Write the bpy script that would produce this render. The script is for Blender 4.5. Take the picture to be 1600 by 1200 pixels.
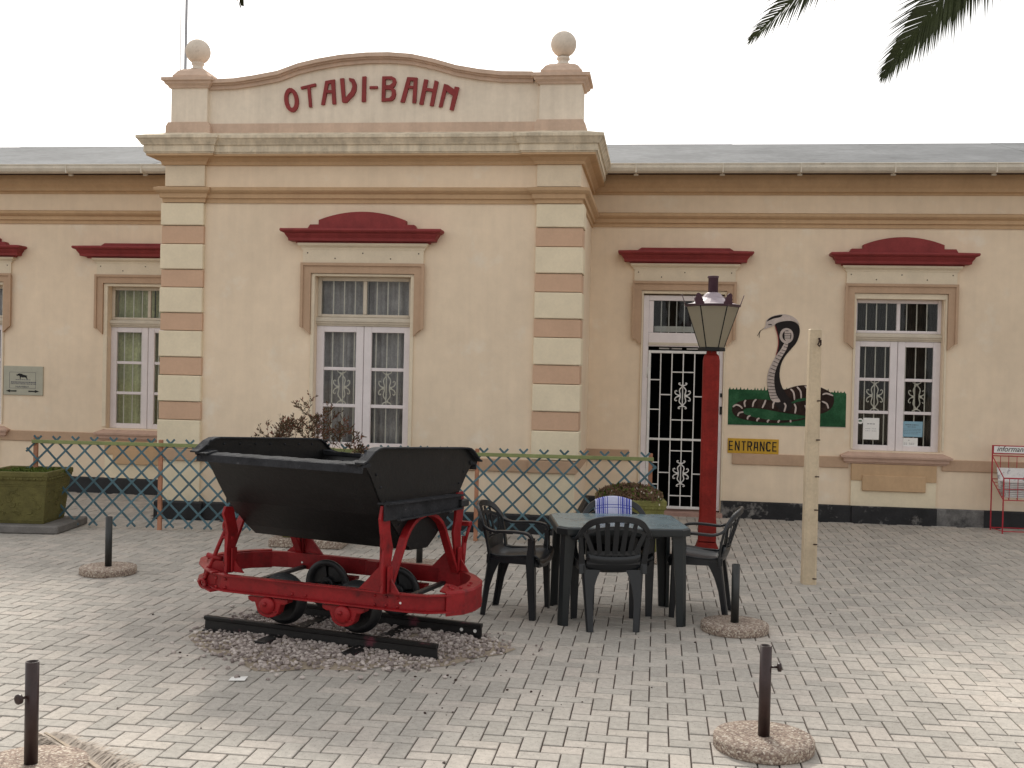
import bpy, math, random
from mathutils import Vector, Matrix
random.seed(7)
S = bpy.context.scene
for o in list(bpy.data.objects): bpy.data.objects.remove(o)

# ------------------------------------------------------------------ camera, sky, sun, exposure
cam = bpy.data.cameras.new('camera'); cam.sensor_width = 36; cam.lens = 38.72
cam.clip_end = 2000; cam.clip_start = 0.05
camo = bpy.data.objects.new('camera', cam); S.collection.objects.link(camo)
CR = Vector((0.99118861, 0.13055079, 0.02239695)); CF = Vector((-0.13021485, 0.99135894, -0.01585996)); CU = Vector((-0.02427395, 0.0128038, 0.99962335))
camo.matrix_world = Matrix(((CR.x, CU.x, -CF.x, 0), (CR.y, CU.y, -CF.y, 0), (CR.z, CU.z, -CF.z, 1.85), (0, 0, 0, 1)))
S.camera = camo
S.render.resolution_x = 1024; S.render.resolution_y = 768

SUN_EL = math.radians(37); SDX, SDY = -0.325, 0.946       # horizontal direction towards the sun
W = bpy.data.worlds.new('World'); S.world = W; W.use_nodes = True
nt = W.node_tree; nt.nodes.clear()
sky = nt.nodes.new('ShaderNodeTexSky'); sky.sky_type = 'NISHITA'; sky.sun_disc = False
sky.sun_elevation = SUN_EL; sky.sun_rotation = math.atan2(SDX, SDY)
sky.air_density = 1.0; sky.dust_density = 6.0; sky.ozone_density = 1.0
hsv = nt.nodes.new('ShaderNodeHueSaturation'); hsv.inputs['Saturation'].default_value = 0.28
mixw = nt.nodes.new('ShaderNodeMixRGB'); mixw.inputs[0].default_value = 0.62; mixw.inputs[2].default_value = (7.2, 7.1, 6.95, 1)
bg = nt.nodes.new('ShaderNodeBackground'); bg.inputs[1].default_value = 0.1
wo = nt.nodes.new('ShaderNodeOutputWorld')
nt.links.new(sky.outputs[0], hsv.inputs['Color']); nt.links.new(hsv.outputs[0], mixw.inputs[1])
nt.links.new(mixw.outputs[0], bg.inputs[0]); nt.links.new(bg.outputs[0], wo.inputs[0])
sl = bpy.data.lights.new('sun', 'SUN'); sl.energy = 2.4; sl.angle = math.radians(11); sl.color = (1.0, 0.95, 0.86)
slo = bpy.data.objects.new('sun', sl); S.collection.objects.link(slo)
sd = Vector((SDX * math.cos(SUN_EL), SDY * math.cos(SUN_EL), math.sin(SUN_EL)))
slo.rotation_euler = sd.to_track_quat('Z', 'Y').to_euler()
S.view_settings.view_transform = 'Standard'; S.view_settings.look = 'None'
S.view_settings.exposure = 0.75; S.view_settings.gamma = 1; S.view_settings.use_curve_mapping = False

# ------------------------------------------------------------------ helpers
COL = S.collection
def link(o): COL.objects.link(o); return o
def empty(name, loc=(0, 0, 0), rz=0, label=None, cat=None, group=None):
    o = bpy.data.objects.new(name, None); o.location = loc; o.rotation_euler = (0, 0, rz); o.empty_display_size = .1
    link(o); return tag(o, label, cat, group)
def tag(o, label=None, cat=None, group=None, kind=None):
    if label: o['label'] = label
    if cat: o['category'] = cat
    if group: o['group'] = group
    if kind: o['kind'] = kind
    return o

def lin(c):
    return tuple(((x / 255 + .055) / 1.055) ** 2.4 if x / 255 > .04045 else x / 255 / 12.92 for x in c)
MATS = {}
def mat(name, col, rough=.8, var=.12, scale=3.0, bump=.0, bscale=60, metal=0, col2=None, c2=None, spec=.3, perobj=0, streak=0, coat=0):
    """col linear rgb. var: brightness variation; col2/c2: second colour by noise with threshold"""
    m = bpy.data.materials.new(name); m.use_nodes = True; t = m.node_tree; n = t.nodes; L = t.links
    b = n['Principled BSDF']; b.inputs['Roughness'].default_value = rough; b.inputs['Metallic'].default_value = metal
    b.inputs['Specular IOR Level'].default_value = spec
    if coat: b.inputs['Coat Weight'].default_value = coat
    tc = n.new('ShaderNodeTexCoord')
    def noise(sc, det=4, rgh=.6, stretch=None):
        x = n.new('ShaderNodeTexNoise'); x.inputs['Scale'].default_value = sc; x.inputs['Detail'].default_value = det; x.inputs['Roughness'].default_value = rgh
        if stretch:
            mp = n.new('ShaderNodeMapping'); mp.inputs['Scale'].default_value = stretch
            L.new(tc.outputs['Object'], mp.inputs[0]); L.new(mp.outputs[0], x.inputs['Vector'])
        else: L.new(tc.outputs['Object'], x.inputs['Vector'])
        return x
    cur = None
    base = n.new('ShaderNodeRGB'); base.outputs[0].default_value = (*col, 1); cur = base.outputs[0]
    if col2:
        nz = noise(c2[0], 6, .65); r = n.new('ShaderNodeValToRGB'); r.color_ramp.elements[0].position = c2[1]; r.color_ramp.elements[1].position = c2[2]
        mx = n.new('ShaderNodeMixRGB'); L.new(nz.outputs[0], r.inputs[0]); L.new(r.outputs[0], mx.inputs[0]); L.new(cur, mx.inputs[1]); mx.inputs[2].default_value = (*col2, 1); cur = mx.outputs[0]
    if var:
        nz = noise(scale); mr = n.new('ShaderNodeMapRange'); mr.inputs[1].default_value = .3; mr.inputs[2].default_value = .7
        mr.inputs[3].default_value = 1 - var; mr.inputs[4].default_value = 1 + var
        nz2 = noise(scale * 9, 3); mr2 = n.new('ShaderNodeMapRange'); mr2.inputs[1].default_value = .3; mr2.inputs[2].default_value = .7
        mr2.inputs[3].default_value = 1 - var * .5; mr2.inputs[4].default_value = 1 + var * .5
        L.new(nz.outputs[0], mr.inputs[0]); L.new(nz2.outputs[0], mr2.inputs[0])
        mu = n.new('ShaderNodeMath'); mu.operation = 'MULTIPLY'; L.new(mr.outputs[0], mu.inputs[0]); L.new(mr2.outputs[0], mu.inputs[1]); v = mu.outputs[0]
        if streak:
            ns = noise(1.0, 4, .6, (9, 9, .7)); m3 = n.new('ShaderNodeMapRange'); m3.inputs[1].default_value = .35; m3.inputs[2].default_value = .7
            m3.inputs[3].default_value = 1 + streak * .3; m3.inputs[4].default_value = 1 - streak
            L.new(ns.outputs[0], m3.inputs[0]); mm = n.new('ShaderNodeMath'); mm.operation = 'MULTIPLY'; L.new(v, mm.inputs[0]); L.new(m3.outputs[0], mm.inputs[1]); v = mm.outputs[0]
        if perobj:
            oi = n.new('ShaderNodeObjectInfo'); m4 = n.new('ShaderNodeMapRange'); m4.inputs[3].default_value = 1 - perobj; m4.inputs[4].default_value = 1 + perobj
            L.new(oi.outputs['Random'], m4.inputs[0]); mm = n.new('ShaderNodeMath'); mm.operation = 'MULTIPLY'; L.new(v, mm.inputs[0]); L.new(m4.outputs[0], mm.inputs[1]); v = mm.outputs[0]
        vm = n.new('ShaderNodeVectorMath'); vm.operation = 'SCALE'; L.new(cur, vm.inputs[0]); L.new(v, vm.inputs['Scale']); cur = vm.outputs[0]
    L.new(cur, b.inputs['Base Color'])
    if bump:
        nz = noise(bscale, 5, .7); bp = n.new('ShaderNodeBump'); bp.inputs['Strength'].default_value = bump; bp.inputs['Distance'].default_value = .01
        L.new(nz.outputs[0], bp.inputs['Height']); L.new(bp.outputs[0], b.inputs['Normal'])
    MATS[name] = m; return m

class MB:
    def __init__(s): s.v = []; s.f = []; s.sm = []
    def add(s, vs, fs, smooth=False):
        k = len(s.v); s.v += [tuple(p) for p in vs]
        for f in fs: s.f.append(tuple(k + i for i in f)); s.sm.append(smooth)
        return s
    def box(s, a, b, ch=0):
        x0, y0, z0 = (min(a[i], b[i]) for i in range(3)); x1, y1, z1 = (max(a[i], b[i]) for i in range(3))
        if not ch:
            return s.add([(x0, y0, z0), (x1, y0, z0), (x1, y1, z0), (x0, y1, z0), (x0, y0, z1), (x1, y0, z1), (x1, y1, z1), (x0, y1, z1)],
                  [(0, 3, 2, 1), (4, 5, 6, 7), (0, 1, 5, 4), (1, 2, 6, 5), (2, 3, 7, 6), (3, 0, 4, 7)])
        c = min(ch, (x1 - x0) * .45, (y1 - y0) * .45, (z1 - z0) * .45); X = (x0, x1); Y = (y0, y1); Z = (z0, z1); sg = (1, -1)
        vs = []; idx = {}
        for i in (0, 1):
            for j in (0, 1):
                for k in (0, 1):
                    x, y, z = X[i], Y[j], Z[k]; dx, dy, dz = sg[i] * c, sg[j] * c, sg[k] * c
                    for ax, p in ((0, (x, y + dy, z + dz)), (1, (x + dx, y, z + dz)), (2, (x + dx, y + dy, z))):
                        idx[(i, j, k, ax)] = len(vs); vs.append(p)
        I = lambda i, j, k, a: idx[(i, j, k, a)]
        fs = []
        for i in (0, 1):
            q = [I(i, 0, 0, 0), I(i, 1, 0, 0), I(i, 1, 1, 0), I(i, 0, 1, 0)]; fs.append(q if i else q[::-1])
            q = [I(0, i, 0, 1), I(0, i, 1, 1), I(1, i, 1, 1), I(1, i, 0, 1)]; fs.append(q if i else q[::-1])
            q = [I(0, 0, i, 2), I(1, 0, i, 2), I(1, 1, i, 2), I(0, 1, i, 2)]; fs.append(q if i else q[::-1])
        for i in (0, 1):
            for j in (0, 1):
                q = [I(i, j, 0, 0), I(i, j, 1, 0), I(i, j, 1, 1), I(i, j, 0, 1)]; fs.append(q if i == j else q[::-1])
                q = [I(i, 0, j, 0), I(i, 1, j, 0), I(i, 1, j, 2), I(i, 0, j, 2)]; fs.append(q if i != j else q[::-1])
                q = [I(0, i, j, 1), I(1, i, j, 1), I(1, i, j, 2), I(0, i, j, 2)]; fs.append(q if i == j else q[::-1])
                for k in (0, 1):
                    q = [I(i, j, k, 0), I(i, j, k, 1), I(i, j, k, 2)]; fs.append(q if (i + j + k) % 2 else q[::-1])
        return s.add(vs, fs)
    def prism(s, poly, a, b, axis='y'):
        """poly in (x,z) for axis y, (x,y) for axis z, (y,z) for axis x; extruded from a to b"""
        n = len(poly)
        def P(p, t):
            return (p[0], t, p[1]) if axis == 'y' else ((p[0], p[1], t) if axis == 'z' else (t, p[0], p[1]))
        vs = [P(p, a) for p in poly] + [P(p, b) for p in poly]
        fs = [tuple(range(n)), tuple(range(2 * n - 1, n - 1, -1))] + [(i, i + n, (i + 1) % n + n, (i + 1) % n) for i in range(n)]
        return s.add(vs, fs)
    def tube(s, pts, r, n=8, caps=True, closed=False):
        pts = [Vector(p) for p in pts]; m = len(pts); rs = r if isinstance(r, (list, tuple)) else [r] * m
        vs = []; prev = None
        for i, p in enumerate(pts):
            if closed: t = (pts[(i + 1) % m] - pts[i - 1])
            else: t = (pts[min(i + 1, m - 1)] - pts[max(i - 1, 0)])
            t.normalize()
            if prev is None:
                u = t.orthogonal().normalized()
            else:
                u = prev - t * prev.dot(t)
                u = u.normalized() if u.length > 1e-6 else t.orthogonal().normalized()
            prev = u; w = t.cross(u)
            for k in range(n):
                a = 2 * math.pi * k / n; vs.append(p + (u * math.cos(a) + w * math.sin(a)) * rs[i])
        fs = []
        for i in range(m if closed else m - 1):
            j = (i + 1) % m
            for k in range(n): fs.append((i * n + k, i * n + (k + 1) % n, j * n + (k + 1) % n, j * n + k))
        s.add(vs, fs, n > 6)
        if caps and not closed:
            k0 = len(s.v) - len(vs); s.f.append(tuple(k0 + i for i in range(n))[::-1]); s.sm.append(False)
            s.f.append(tuple(k0 + (m - 1) * n + i for i in range(n))); s.sm.append(False)
        return s
    def ribbon(s, pts, side, w, t):
        """flat bar along pts; side = width direction (one vector or a list), w, t may be lists"""
        pts = [Vector(p) for p in pts]; m = len(pts)
        sd_ = [Vector(x) for x in side] if isinstance(side, list) else [Vector(side)] * m
        ws = w if isinstance(w, (list, tuple)) else [w] * m; ts = t if isinstance(t, (list, tuple)) else [t] * m
        vs = []
        for i, p in enumerate(pts):
            T = (pts[min(i + 1, m - 1)] - pts[max(i - 1, 0)]).normalized()
            A = (sd_[i] - T * sd_[i].dot(T)).normalized(); N = T.cross(A)
            for a, b in ((-1, -1), (1, -1), (1, 1), (-1, 1)): vs.append(p + A * a * ws[i] / 2 + N * b * ts[i] / 2)
        fs = [(3, 2, 1, 0), tuple((m - 1) * 4 + k for k in range(4))]
        for i in range(m - 1):
            for k in range(4): fs.append((i * 4 + k, i * 4 + (k + 1) % 4, i * 4 + 4 + (k + 1) % 4, i * 4 + 4 + k))
        return s.add(vs, fs)
    def lathe(s, prof, c=(0, 0, 0), n=24, smooth=True, axis='z', wob=0, rot=0):
        vs = []; k0 = len(s.v)
        for r, z in prof:
            for k in range(n):
                a = 2 * math.pi * k / n + rot; rr = r * (1 + (random.uniform(-wob, wob) if wob else 0))
                q = (rr * math.cos(a), rr * math.sin(a), z)
                if axis == 'y': q = (q[0], q[2], q[1])
                if axis == 'x': q = (q[2], q[0], q[1])
                vs.append((c[0] + q[0], c[1] + q[1], c[2] + q[2]))
        m = len(prof); fs = []
        for i in range(m - 1):
            for k in range(n): fs.append((i * n + k, i * n + (k + 1) % n, (i + 1) * n + (k + 1) % n, (i + 1) * n + k))
        s.add(vs, fs, smooth)
        if prof[0][0] > 1e-5: s.f.append(tuple(k0 + k for k in range(n))[::-1]); s.sm.append(False)
        if prof[-1][0] > 1e-5: s.f.append(tuple(k0 + (m - 1) * n + k for k in range(n))); s.sm.append(False)
        return s
    def sphere(s, c, r, n=12, m=8, sc=(1, 1, 1)):
        prof = [(max(1e-6, math.sin(math.pi * i / m)) * r, -math.cos(math.pi * i / m) * r) for i in range(m + 1)]
        vs = []
        for rr, z in prof:
            for k in range(n):
                a = 2 * math.pi * k / n; vs.append((c[0] + rr * math.cos(a) * sc[0], c[1] + rr * math.sin(a) * sc[1], c[2] + z * sc[2]))
        fs = [(i * n + k, i * n + (k + 1) % n, (i + 1) * n + (k + 1) % n, (i + 1) * n + k) for i in range(m) for k in range(n)]
        return s.add(vs, fs, True)
    def sweep(s, path, prof, closed=False):
        """plan path [(x,y)], profile [(out,z)] closed polygon; outward = right-hand side of travel"""
        n = len(path); offs = []
        for i in range(n):
            def nor(a, b):
                d = Vector((b[0] - a[0], b[1] - a[1])); d.normalize(); return Vector((d.y, -d.x))
            if closed or 0 < i < n - 1: n1 = nor(path[i - 1], path[i]); n2 = nor(path[i], path[(i + 1) % n])
            elif i == 0: n1 = n2 = nor(path[0], path[1])
            else: n1 = n2 = nor(path[-2], path[-1])
            offs.append((n1 + n2) / (1 + n1.dot(n2)))
        m = len(prof); vs = [(path[i][0] + offs[i].x * o_, path[i][1] + offs[i].y * o_, z) for i in range(n) for o_, z in prof]; fs = []
        for i in range(n if closed else n - 1):
            j = (i + 1) % n
            for k in range(m): fs.append((i * m + k, i * m + (k + 1) % m, j * m + (k + 1) % m, j * m + k))
        if not closed: fs += [tuple(range(m))[::-1], tuple((n - 1) * m + k for k in range(m))]
        return s.add(vs, fs)
    def build(s, name, m, parent=None, bevel=0, loc=None, solid=0, fix=True, **kw):
        me = bpy.data.meshes.new(name); me.from_pydata(s.v, [], s.f)
        me.polygons.foreach_set('use_smooth', s.sm)
        if fix:
            import bmesh
            bm = bmesh.new(); bm.from_mesh(me); bmesh.ops.recalc_face_normals(bm, faces=bm.faces); bm.to_mesh(me); bm.free()
        me.materials.append(MATS[m] if isinstance(m, str) else m)
        o = bpy.data.objects.new(name, me); link(o)
        if parent: o.parent = parent
        if loc: o.location = loc
        if solid:
            md = o.modifiers.new('thickness', 'SOLIDIFY'); md.thickness = solid; md.offset = 0
        if bevel:
            md = o.modifiers.new('bevel', 'BEVEL'); md.width = bevel; md.segments = 2; md.limit_method = 'ANGLE'; md.angle_limit = math.radians(40)
        return tag(o, **kw)

def copy_tree(o, parent=None):
    c = o.copy(); link(c)
    if parent: c.parent = parent
    for ch in list(o.children): copy_tree(ch, c)
    return c
def copy_part(o, parent, loc=None, rot=None):
    c = o.copy(); link(c); c.parent = parent
    if loc is not None: c.location = loc
    if rot is not None: c.rotation_euler = rot
    return c

# ------------------------------------------------------------------ materials
WALL = (.81, .665, .50); TAN = (.57, .40, .28)
mat('wall_paint', WALL, .9, .065, .8, .16, 40, col2=(.83, .725, .585), c2=(2.1, .58, .72), spec=.15, streak=.04)
mat('quoin_cream', (.79, .69, .51), .9, .06, 4, .12, 60, spec=.15)
mat('quoin_tan', (.61, .41, .285), .9, .06, 4, .12, 60, spec=.15)
mat('sill_pink', (.56, .385, .30), .85, .08, 4, .1, 60, spec=.2, streak=.06)
mat('trim_tan', (.50, .345, .235), .9, .07, 3, .1, 60, spec=.15, streak=.05)
mat('trim_ochre', (.55, .375, .225), .9, .07, 3, .1, 60, spec=.15, streak=.05)
mat('parapet_paint', (.79, .70, .58), .9, .07, 2, .12, 45, spec=.15, streak=.1)
mat('parapet_trim', (.60, .45, .35), .9, .09, 3, .12, 45, spec=.15, streak=.1)
mat('cornice_stone', (.70, .61, .47), .95, .10, 5, .2, 50, col2=(.42, .37, .28), c2=(7, .58, .78), spec=.1, streak=.25)
mat('ball_stone', (.68, .60, .51), .95, .10, 9, .3, 40, col2=(.42, .35, .3), c2=(9, .56, .75), spec=.1)
mat('red_paint', (.25, .038, .038), .65, .14, 6, .1, 60, spec=.3, streak=.08)
mat('hood_cream', (.74, .64, .49), .9, .06, 5, .1, 60, spec=.15)
mat('plinth_black', (.018, .019, .022), .6, .3, 5, .3, 30, spec=.4)
mat('plinth_flaking', (.022, .022, .024), .7, .3, 5, .4, 30, col2=(.20, .19, .18), c2=(3.6, .55, .63), spec=.3)
mat('plinth_grey', (.035, .035, .037), .8, .3, 5, .4, 30, col2=(.17, .165, .16), c2=(2.2, .42, .56), spec=.2)
mat('roof_sheet', (.185, .19, .195), .9, .18, 1.0, .1, 30, spec=.08, streak=.12)
mat('gutter_paint', (.66, .61, .52), .6, .10, 6, .05, 30, col2=(.3, .26, .2), c2=(6, .66, .8))
mat('dark_timber', (.07, .05, .045), .8, .2, 6)
mat('window_white', (.76, .70, .70), .55, .05, 6, .05, 60, spec=.35)
mat('window_cream', (.60, .53, .43), .6, .08, 6, .05, 60, spec=.3)
mat('bar_cream', (.90, .85, .76), .5, .1, 10, spec=.4)
mat('gate_white', (.74, .73, .71), .45, .08, 10, spec=.4)
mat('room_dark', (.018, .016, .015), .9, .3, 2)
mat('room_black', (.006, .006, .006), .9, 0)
mat('curtain_grey', (.42, .40, .41), .9, .25, 4)
mat('curtain_olive', (.62, .63, .38), .9, .3, 3)
mat('curtain_brown', (.11, .08, .07), .9, .25, 3)
mat('sign_yellow', (.55, .32, .03), .6, .12, 12)
mat('letter_black', (.012, .012, .012), .6, 0)
mat('plaque_stone', (.42, .41, .33), .6, .06, 12)
mat('step_pink', (.36, .23, .19), .9, .15, 5, .15)
mat('mural_green', (.024, .09, .04), .85, .3, 5, .3, 45, col2=(.04, .11, .055), c2=(5, .5, .7), spec=.15)
mat('mural_black', (.028, .016, .013), .8, .35, 8, .3, 45, col2=(.05, .032, .026), c2=(9, .5, .7), spec=.15)
mat('mural_dark', (.012, .008, .008), .7, .2, 10)
mat('mural_cream', (.52, .44, .40), .8, .18, 8, .3, 45)
mat('tub_black', (.006, .006, .0065), .45, .35, 5, .25, 25, col2=(.022, .015, .012), c2=(3, .6, .75), spec=.35)
mat('tub_worn_highlight', (.036, .037, .041), .8, .35, 7, .3, 40, col2=(.12, .12, .13), c2=(11, .62, .74), spec=.08)  # worn steel, with a rim highlight put into the lighter grey base
mat('wagon_red', (.26, .011, .014), .45, .25, 5, .18, 35, col2=(.10, .008, .010), c2=(6, .56, .72), spec=.3)
mat('wheel_black', (.012, .013, .015), .45, .3, 8, .2, 40, spec=.5)
mat('rail_black', (.010, .009, .009), .5, .3, 8, .25, 40, col2=(.09, .02, .03), c2=(4, .62, .7), spec=.4)
mat('chair_plastic', (.010, .012, .015), .36, .1, 4, .02, 80, spec=.5)
mat('table_plastic', (.009, .013, .015), .35, .15, 4, .02, 80, spec=.5)
mat('table_top_sky_tint', (.15, .215, .24), .26, .2, 4, .02, 80, spec=.6, col2=(.07, .12, .14), c2=(5, .56, .74))  # light bluish base colour paints in the sky mirrored by the glossy top
mat('lattice_blue', (.085, .155, .185), .75, .25, 8, .2, 60, perobj=.25)
mat('lattice_post', (.42, .20, .12), .85, .2, 8, .2, 60)
mat('rail_green', (.24, .27, .115), .8, .15, 8, .2, 60)
mat('planter_green', (.125, .112, .036), .75, .22, 7, .8, 26)
mat('planter_lime', (.185, .18, .055), .75, .22, 7, .8, 26)
mat('slab_concrete', (.17, .16, .15), .95, .2, 8, .5, 40)
mat('soil', (.055, .035, .025), 1, .4, 20, .8, 30)
mat('post_red', (.22, .018, .013), .65, .25, 5, .2, 40, spec=.2, streak=.2)
mat('lamp_plum', (.075, .035, .05), .45, .15, 8, spec=.4)
mat('lamp_roof', (.36, .30, .33), .5, .12, 8, spec=.4)
mat('cement_pale', (.40, .37, .33), .95, .12, 9, .2, 60)
mat('pole_cream', (.60, .49, .345), .7, .12, 5, .15, 40, col2=(.45, .33, .2), c2=(6, .6, .75), streak=.1)
mat('hook_dark', (.04, .02, .015), .7, .2, 20)
mat('stand_tube', (.028, .012, .011), .4, .3, 10, .1, 60, spec=.5)
mat('stand_tube_dark', (.018, .02, .02), .4, .3, 10, .1, 60, spec=.5)
mat('rack_red', (.42, .02, .035), .45, .1, 10, spec=.45)
mat('paper_white', (.80, .79, .76), .8, .03, 10)
mat('paper_news', (.66, .64, .62), .9, .1, 25, col2=(.35, .33, .34), c2=(14, .56, .60))
mat('paper_blue', (.25, .42, .52), .8, .05, 10)
mat('ink_grey', (.12, .12, .14), .8, 0)
mat('towel_white', (.52, .53, .70), .95, .06, 20, .3, 200)
mat('towel_blue', (.04, .055, .36), .95, .1, 20, .3, 200)
mat('leaf_dull', (.11, .075, .04), .8, .3, 9, perobj=.2)
mat('leaf_red', (.20, .07, .045), .8, .3, 9, perobj=.2)
mat('twig', (.10, .075, .05), .9, .3, 20)
mat('dry_flower', (.62, .56, .48), .9, .2, 20)
mat('dry_plant', (.14, .085, .05), .9, .4, 9)
mat('moss_green', (.08, .11, .02), .95, .4, 12)
mat('palm_leaf', (.035, .045, .014), .6, .3, 6)
mat('palm_bark', (.12, .09, .065), .95, .4, 6, .8, 12)
mat('palm_dry', (.40, .34, .285), .85, .3, 9)
mat('palm_dry_stem', (.30, .24, .18), .8, .25, 9)
mat('metal_pole', (.36, .36, .38), .5, .1, 4)

def glassmat(name, tint=(1, 1, 1), extra=.0):
    m = bpy.data.materials.new(name); m.use_nodes = True; t = m.node_tree; t.nodes.clear(); L = t.links
    tr = t.nodes.new('ShaderNodeBsdfTransparent'); tr.inputs[0].default_value = (*tint, 1)
    gl = t.nodes.new('ShaderNodeBsdfGlossy'); gl.inputs['Roughness'].default_value = .03
    fr = t.nodes.new('ShaderNodeFresnel'); fr.inputs[0].default_value = 1.33
    ad = t.nodes.new('ShaderNodeMath'); ad.operation = 'ADD'; ad.inputs[1].default_value = extra
    mx = t.nodes.new('ShaderNodeMixShader'); ou = t.nodes.new('ShaderNodeOutputMaterial')
    nz = t.nodes.new('ShaderNodeTexNoise'); nz.inputs['Scale'].default_value = 1.5; tc = t.nodes.new('ShaderNodeTexCoord')
    bp = t.nodes.new('ShaderNodeBump'); bp.inputs['Strength'].default_value = .12; bp.inputs['Distance'].default_value = .02
    L.new(tc.outputs['Object'], nz.inputs['Vector']); L.new(nz.outputs[0], bp.inputs['Height']); L.new(bp.outputs[0], gl.inputs['Normal'])
    L.new(fr.outputs[0], ad.inputs[0]); L.new(ad.outputs[0], mx.inputs[0]); L.new(tr.outputs[0], mx.inputs[1]); L.new(gl.outputs[0], mx.inputs[2]); L.new(mx.outputs[0], ou.inputs[0])
    MATS[name] = m
glassmat('glass', (.95, .96, .95), .0)
m = bpy.data.materials.new('lantern_glass'); m.use_nodes = True
b = m.node_tree.nodes['Principled BSDF']; b.inputs['Base Color'].default_value = (.55, .50, .39, 1); b.inputs['Roughness'].default_value = .35
b.inputs['Transmission Weight'].default_value = .55; b.inputs['IOR'].default_value = 1.1
MATS['lantern_glass'] = m

# pavers: colour by object random / island random, with dusty mottling
def pavermat(name, island):
    m = bpy.data.materials.new(name); m.use_nodes = True; t = m.node_tree; n = t.nodes; L = t.links; b = n['Principled BSDF']
    b.inputs['Roughness'].default_value = .9; b.inputs['Specular IOR Level'].default_value = .2
    geo = n.new('ShaderNodeNewGeometry'); oi = n.new('ShaderNodeObjectInfo')
    rnd = geo.outputs['Random Per Island'] if island else oi.outputs['Random']
    cr = n.new('ShaderNodeValToRGB'); e = cr.color_ramp.elements
    e[0].position = 0; e[0].color = (.37, .345, .31, 1); e[1].position = 1; e[1].color = (.47, .43, .38, 1)
    x = e.new(.5); x.color = (.425, .395, .355, 1); x = e.new(.85); x.color = (.465, .42, .375, 1)
    L.new(rnd, cr.inputs[0])
    pos = geo.outputs['Position']
    def nz(sc, det=5): q = n.new('ShaderNodeTexNoise'); q.inputs['Scale'].default_value = sc; q.inputs['Detail'].default_value = det; L.new(pos, q.inputs['Vector']); return q
    a = nz(.55); c = nz(28, 6); d = nz(3.5, 4)
    def mr(src, lo, hi, f=.3, g=.7): q = n.new('ShaderNodeMapRange'); q.inputs[1].default_value = f; q.inputs[2].default_value = g; q.inputs[3].default_value = lo; q.inputs[4].default_value = hi; L.new(src.outputs[0], q.inputs[0]); return q.outputs[0]
    def mul(p, q): z = n.new('ShaderNodeMath'); z.operation = 'MULTIPLY'; L.new(p, z.inputs[0]); L.new(q, z.inputs[1]); return z.outputs[0]
    sp = nz(90, 2)
    v = mul(mul(mr(a, .94, 1.05), mr(c, .88, 1.1)), mul(mr(d, .93, 1.05), mr(sp, .62, 1.0, .30, .40)))
    vm = n.new('ShaderNodeVectorMath'); vm.operation = 'SCALE'; L.new(cr.outputs[0], vm.inputs[0]); L.new(v, vm.inputs['Scale'])
    L.new(vm.outputs[0], b.inputs['Base Color'])
    bp = n.new('ShaderNodeBump'); bp.inputs['Strength'].default_value = .35; bp.inputs['Distance'].default_value = .004; L.new(c.outputs[0], bp.inputs['Height']); L.new(bp.outputs[0], b.inputs['Normal'])
    MATS[name] = m
pavermat('paver_single', False); pavermat('paver_many', True)
mat('joint_sand', (.10, .075, .065), 1, .25, 8, .4, 60, col2=(.055, .042, .038), c2=(3, .5, .65))
mat('loose_sand', (.33, .275, .21), 1, .2, 6, .5, 50)
mat('earth', (.34, .28, .21), 1, .2, .8, .4, 20)
# aggregate concrete of the parasol bases
m = bpy.data.materials.new('aggregate'); m.use_nodes = True; t = m.node_tree; b = t.nodes['Principled BSDF']; b.inputs['Roughness'].default_value = .95
vo = t.nodes.new('ShaderNodeTexVoronoi'); vo.inputs['Scale'].default_value = 95; tc = t.nodes.new('ShaderNodeTexCoord'); cr = t.nodes.new('ShaderNodeValToRGB')
e = cr.color_ramp.elements; e[0].color = (.16, .115, .095, 1); e[1].color = (.70, .64, .56, 1); x = e.new(.45); x.color = (.30, .225, .18, 1); x = e.new(.75); x.color = (.46, .385, .31, 1)
t.links.new(tc.outputs['Object'], vo.inputs['Vector']); t.links.new(vo.outputs['Color'], cr.inputs[0]); t.links.new(cr.outputs[0], b.inputs['Base Color'])
bp = t.nodes.new('ShaderNodeBump'); bp.inputs['Strength'].default_value = .9; bp.inputs['Distance'].default_value = .008; bp.invert = True
t.links.new(vo.outputs['Distance'], bp.inputs['Height']); t.links.new(bp.outputs[0], b.inputs['Normal']); MATS['aggregate'] = m
# gravel
m = bpy.data.materials.new('gravel_stone'); m.use_nodes = True; t = m.node_tree; b = t.nodes['Principled BSDF']; b.inputs['Roughness'].default_value = .95
g = t.nodes.new('ShaderNodeNewGeometry'); cr = t.nodes.new('ShaderNodeValToRGB'); e = cr.color_ramp.elements
e[0].color = (.19, .155, .145, 1); e[1].color = (.58, .52, .48, 1); x = e.new(.5); x.color = (.37, .315, .29, 1)
t.links.new(g.outputs['Random Per Island'], cr.inputs[0]); t.links.new(cr.outputs[0], b.inputs['Base Color']); MATS['gravel_stone'] = m
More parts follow.
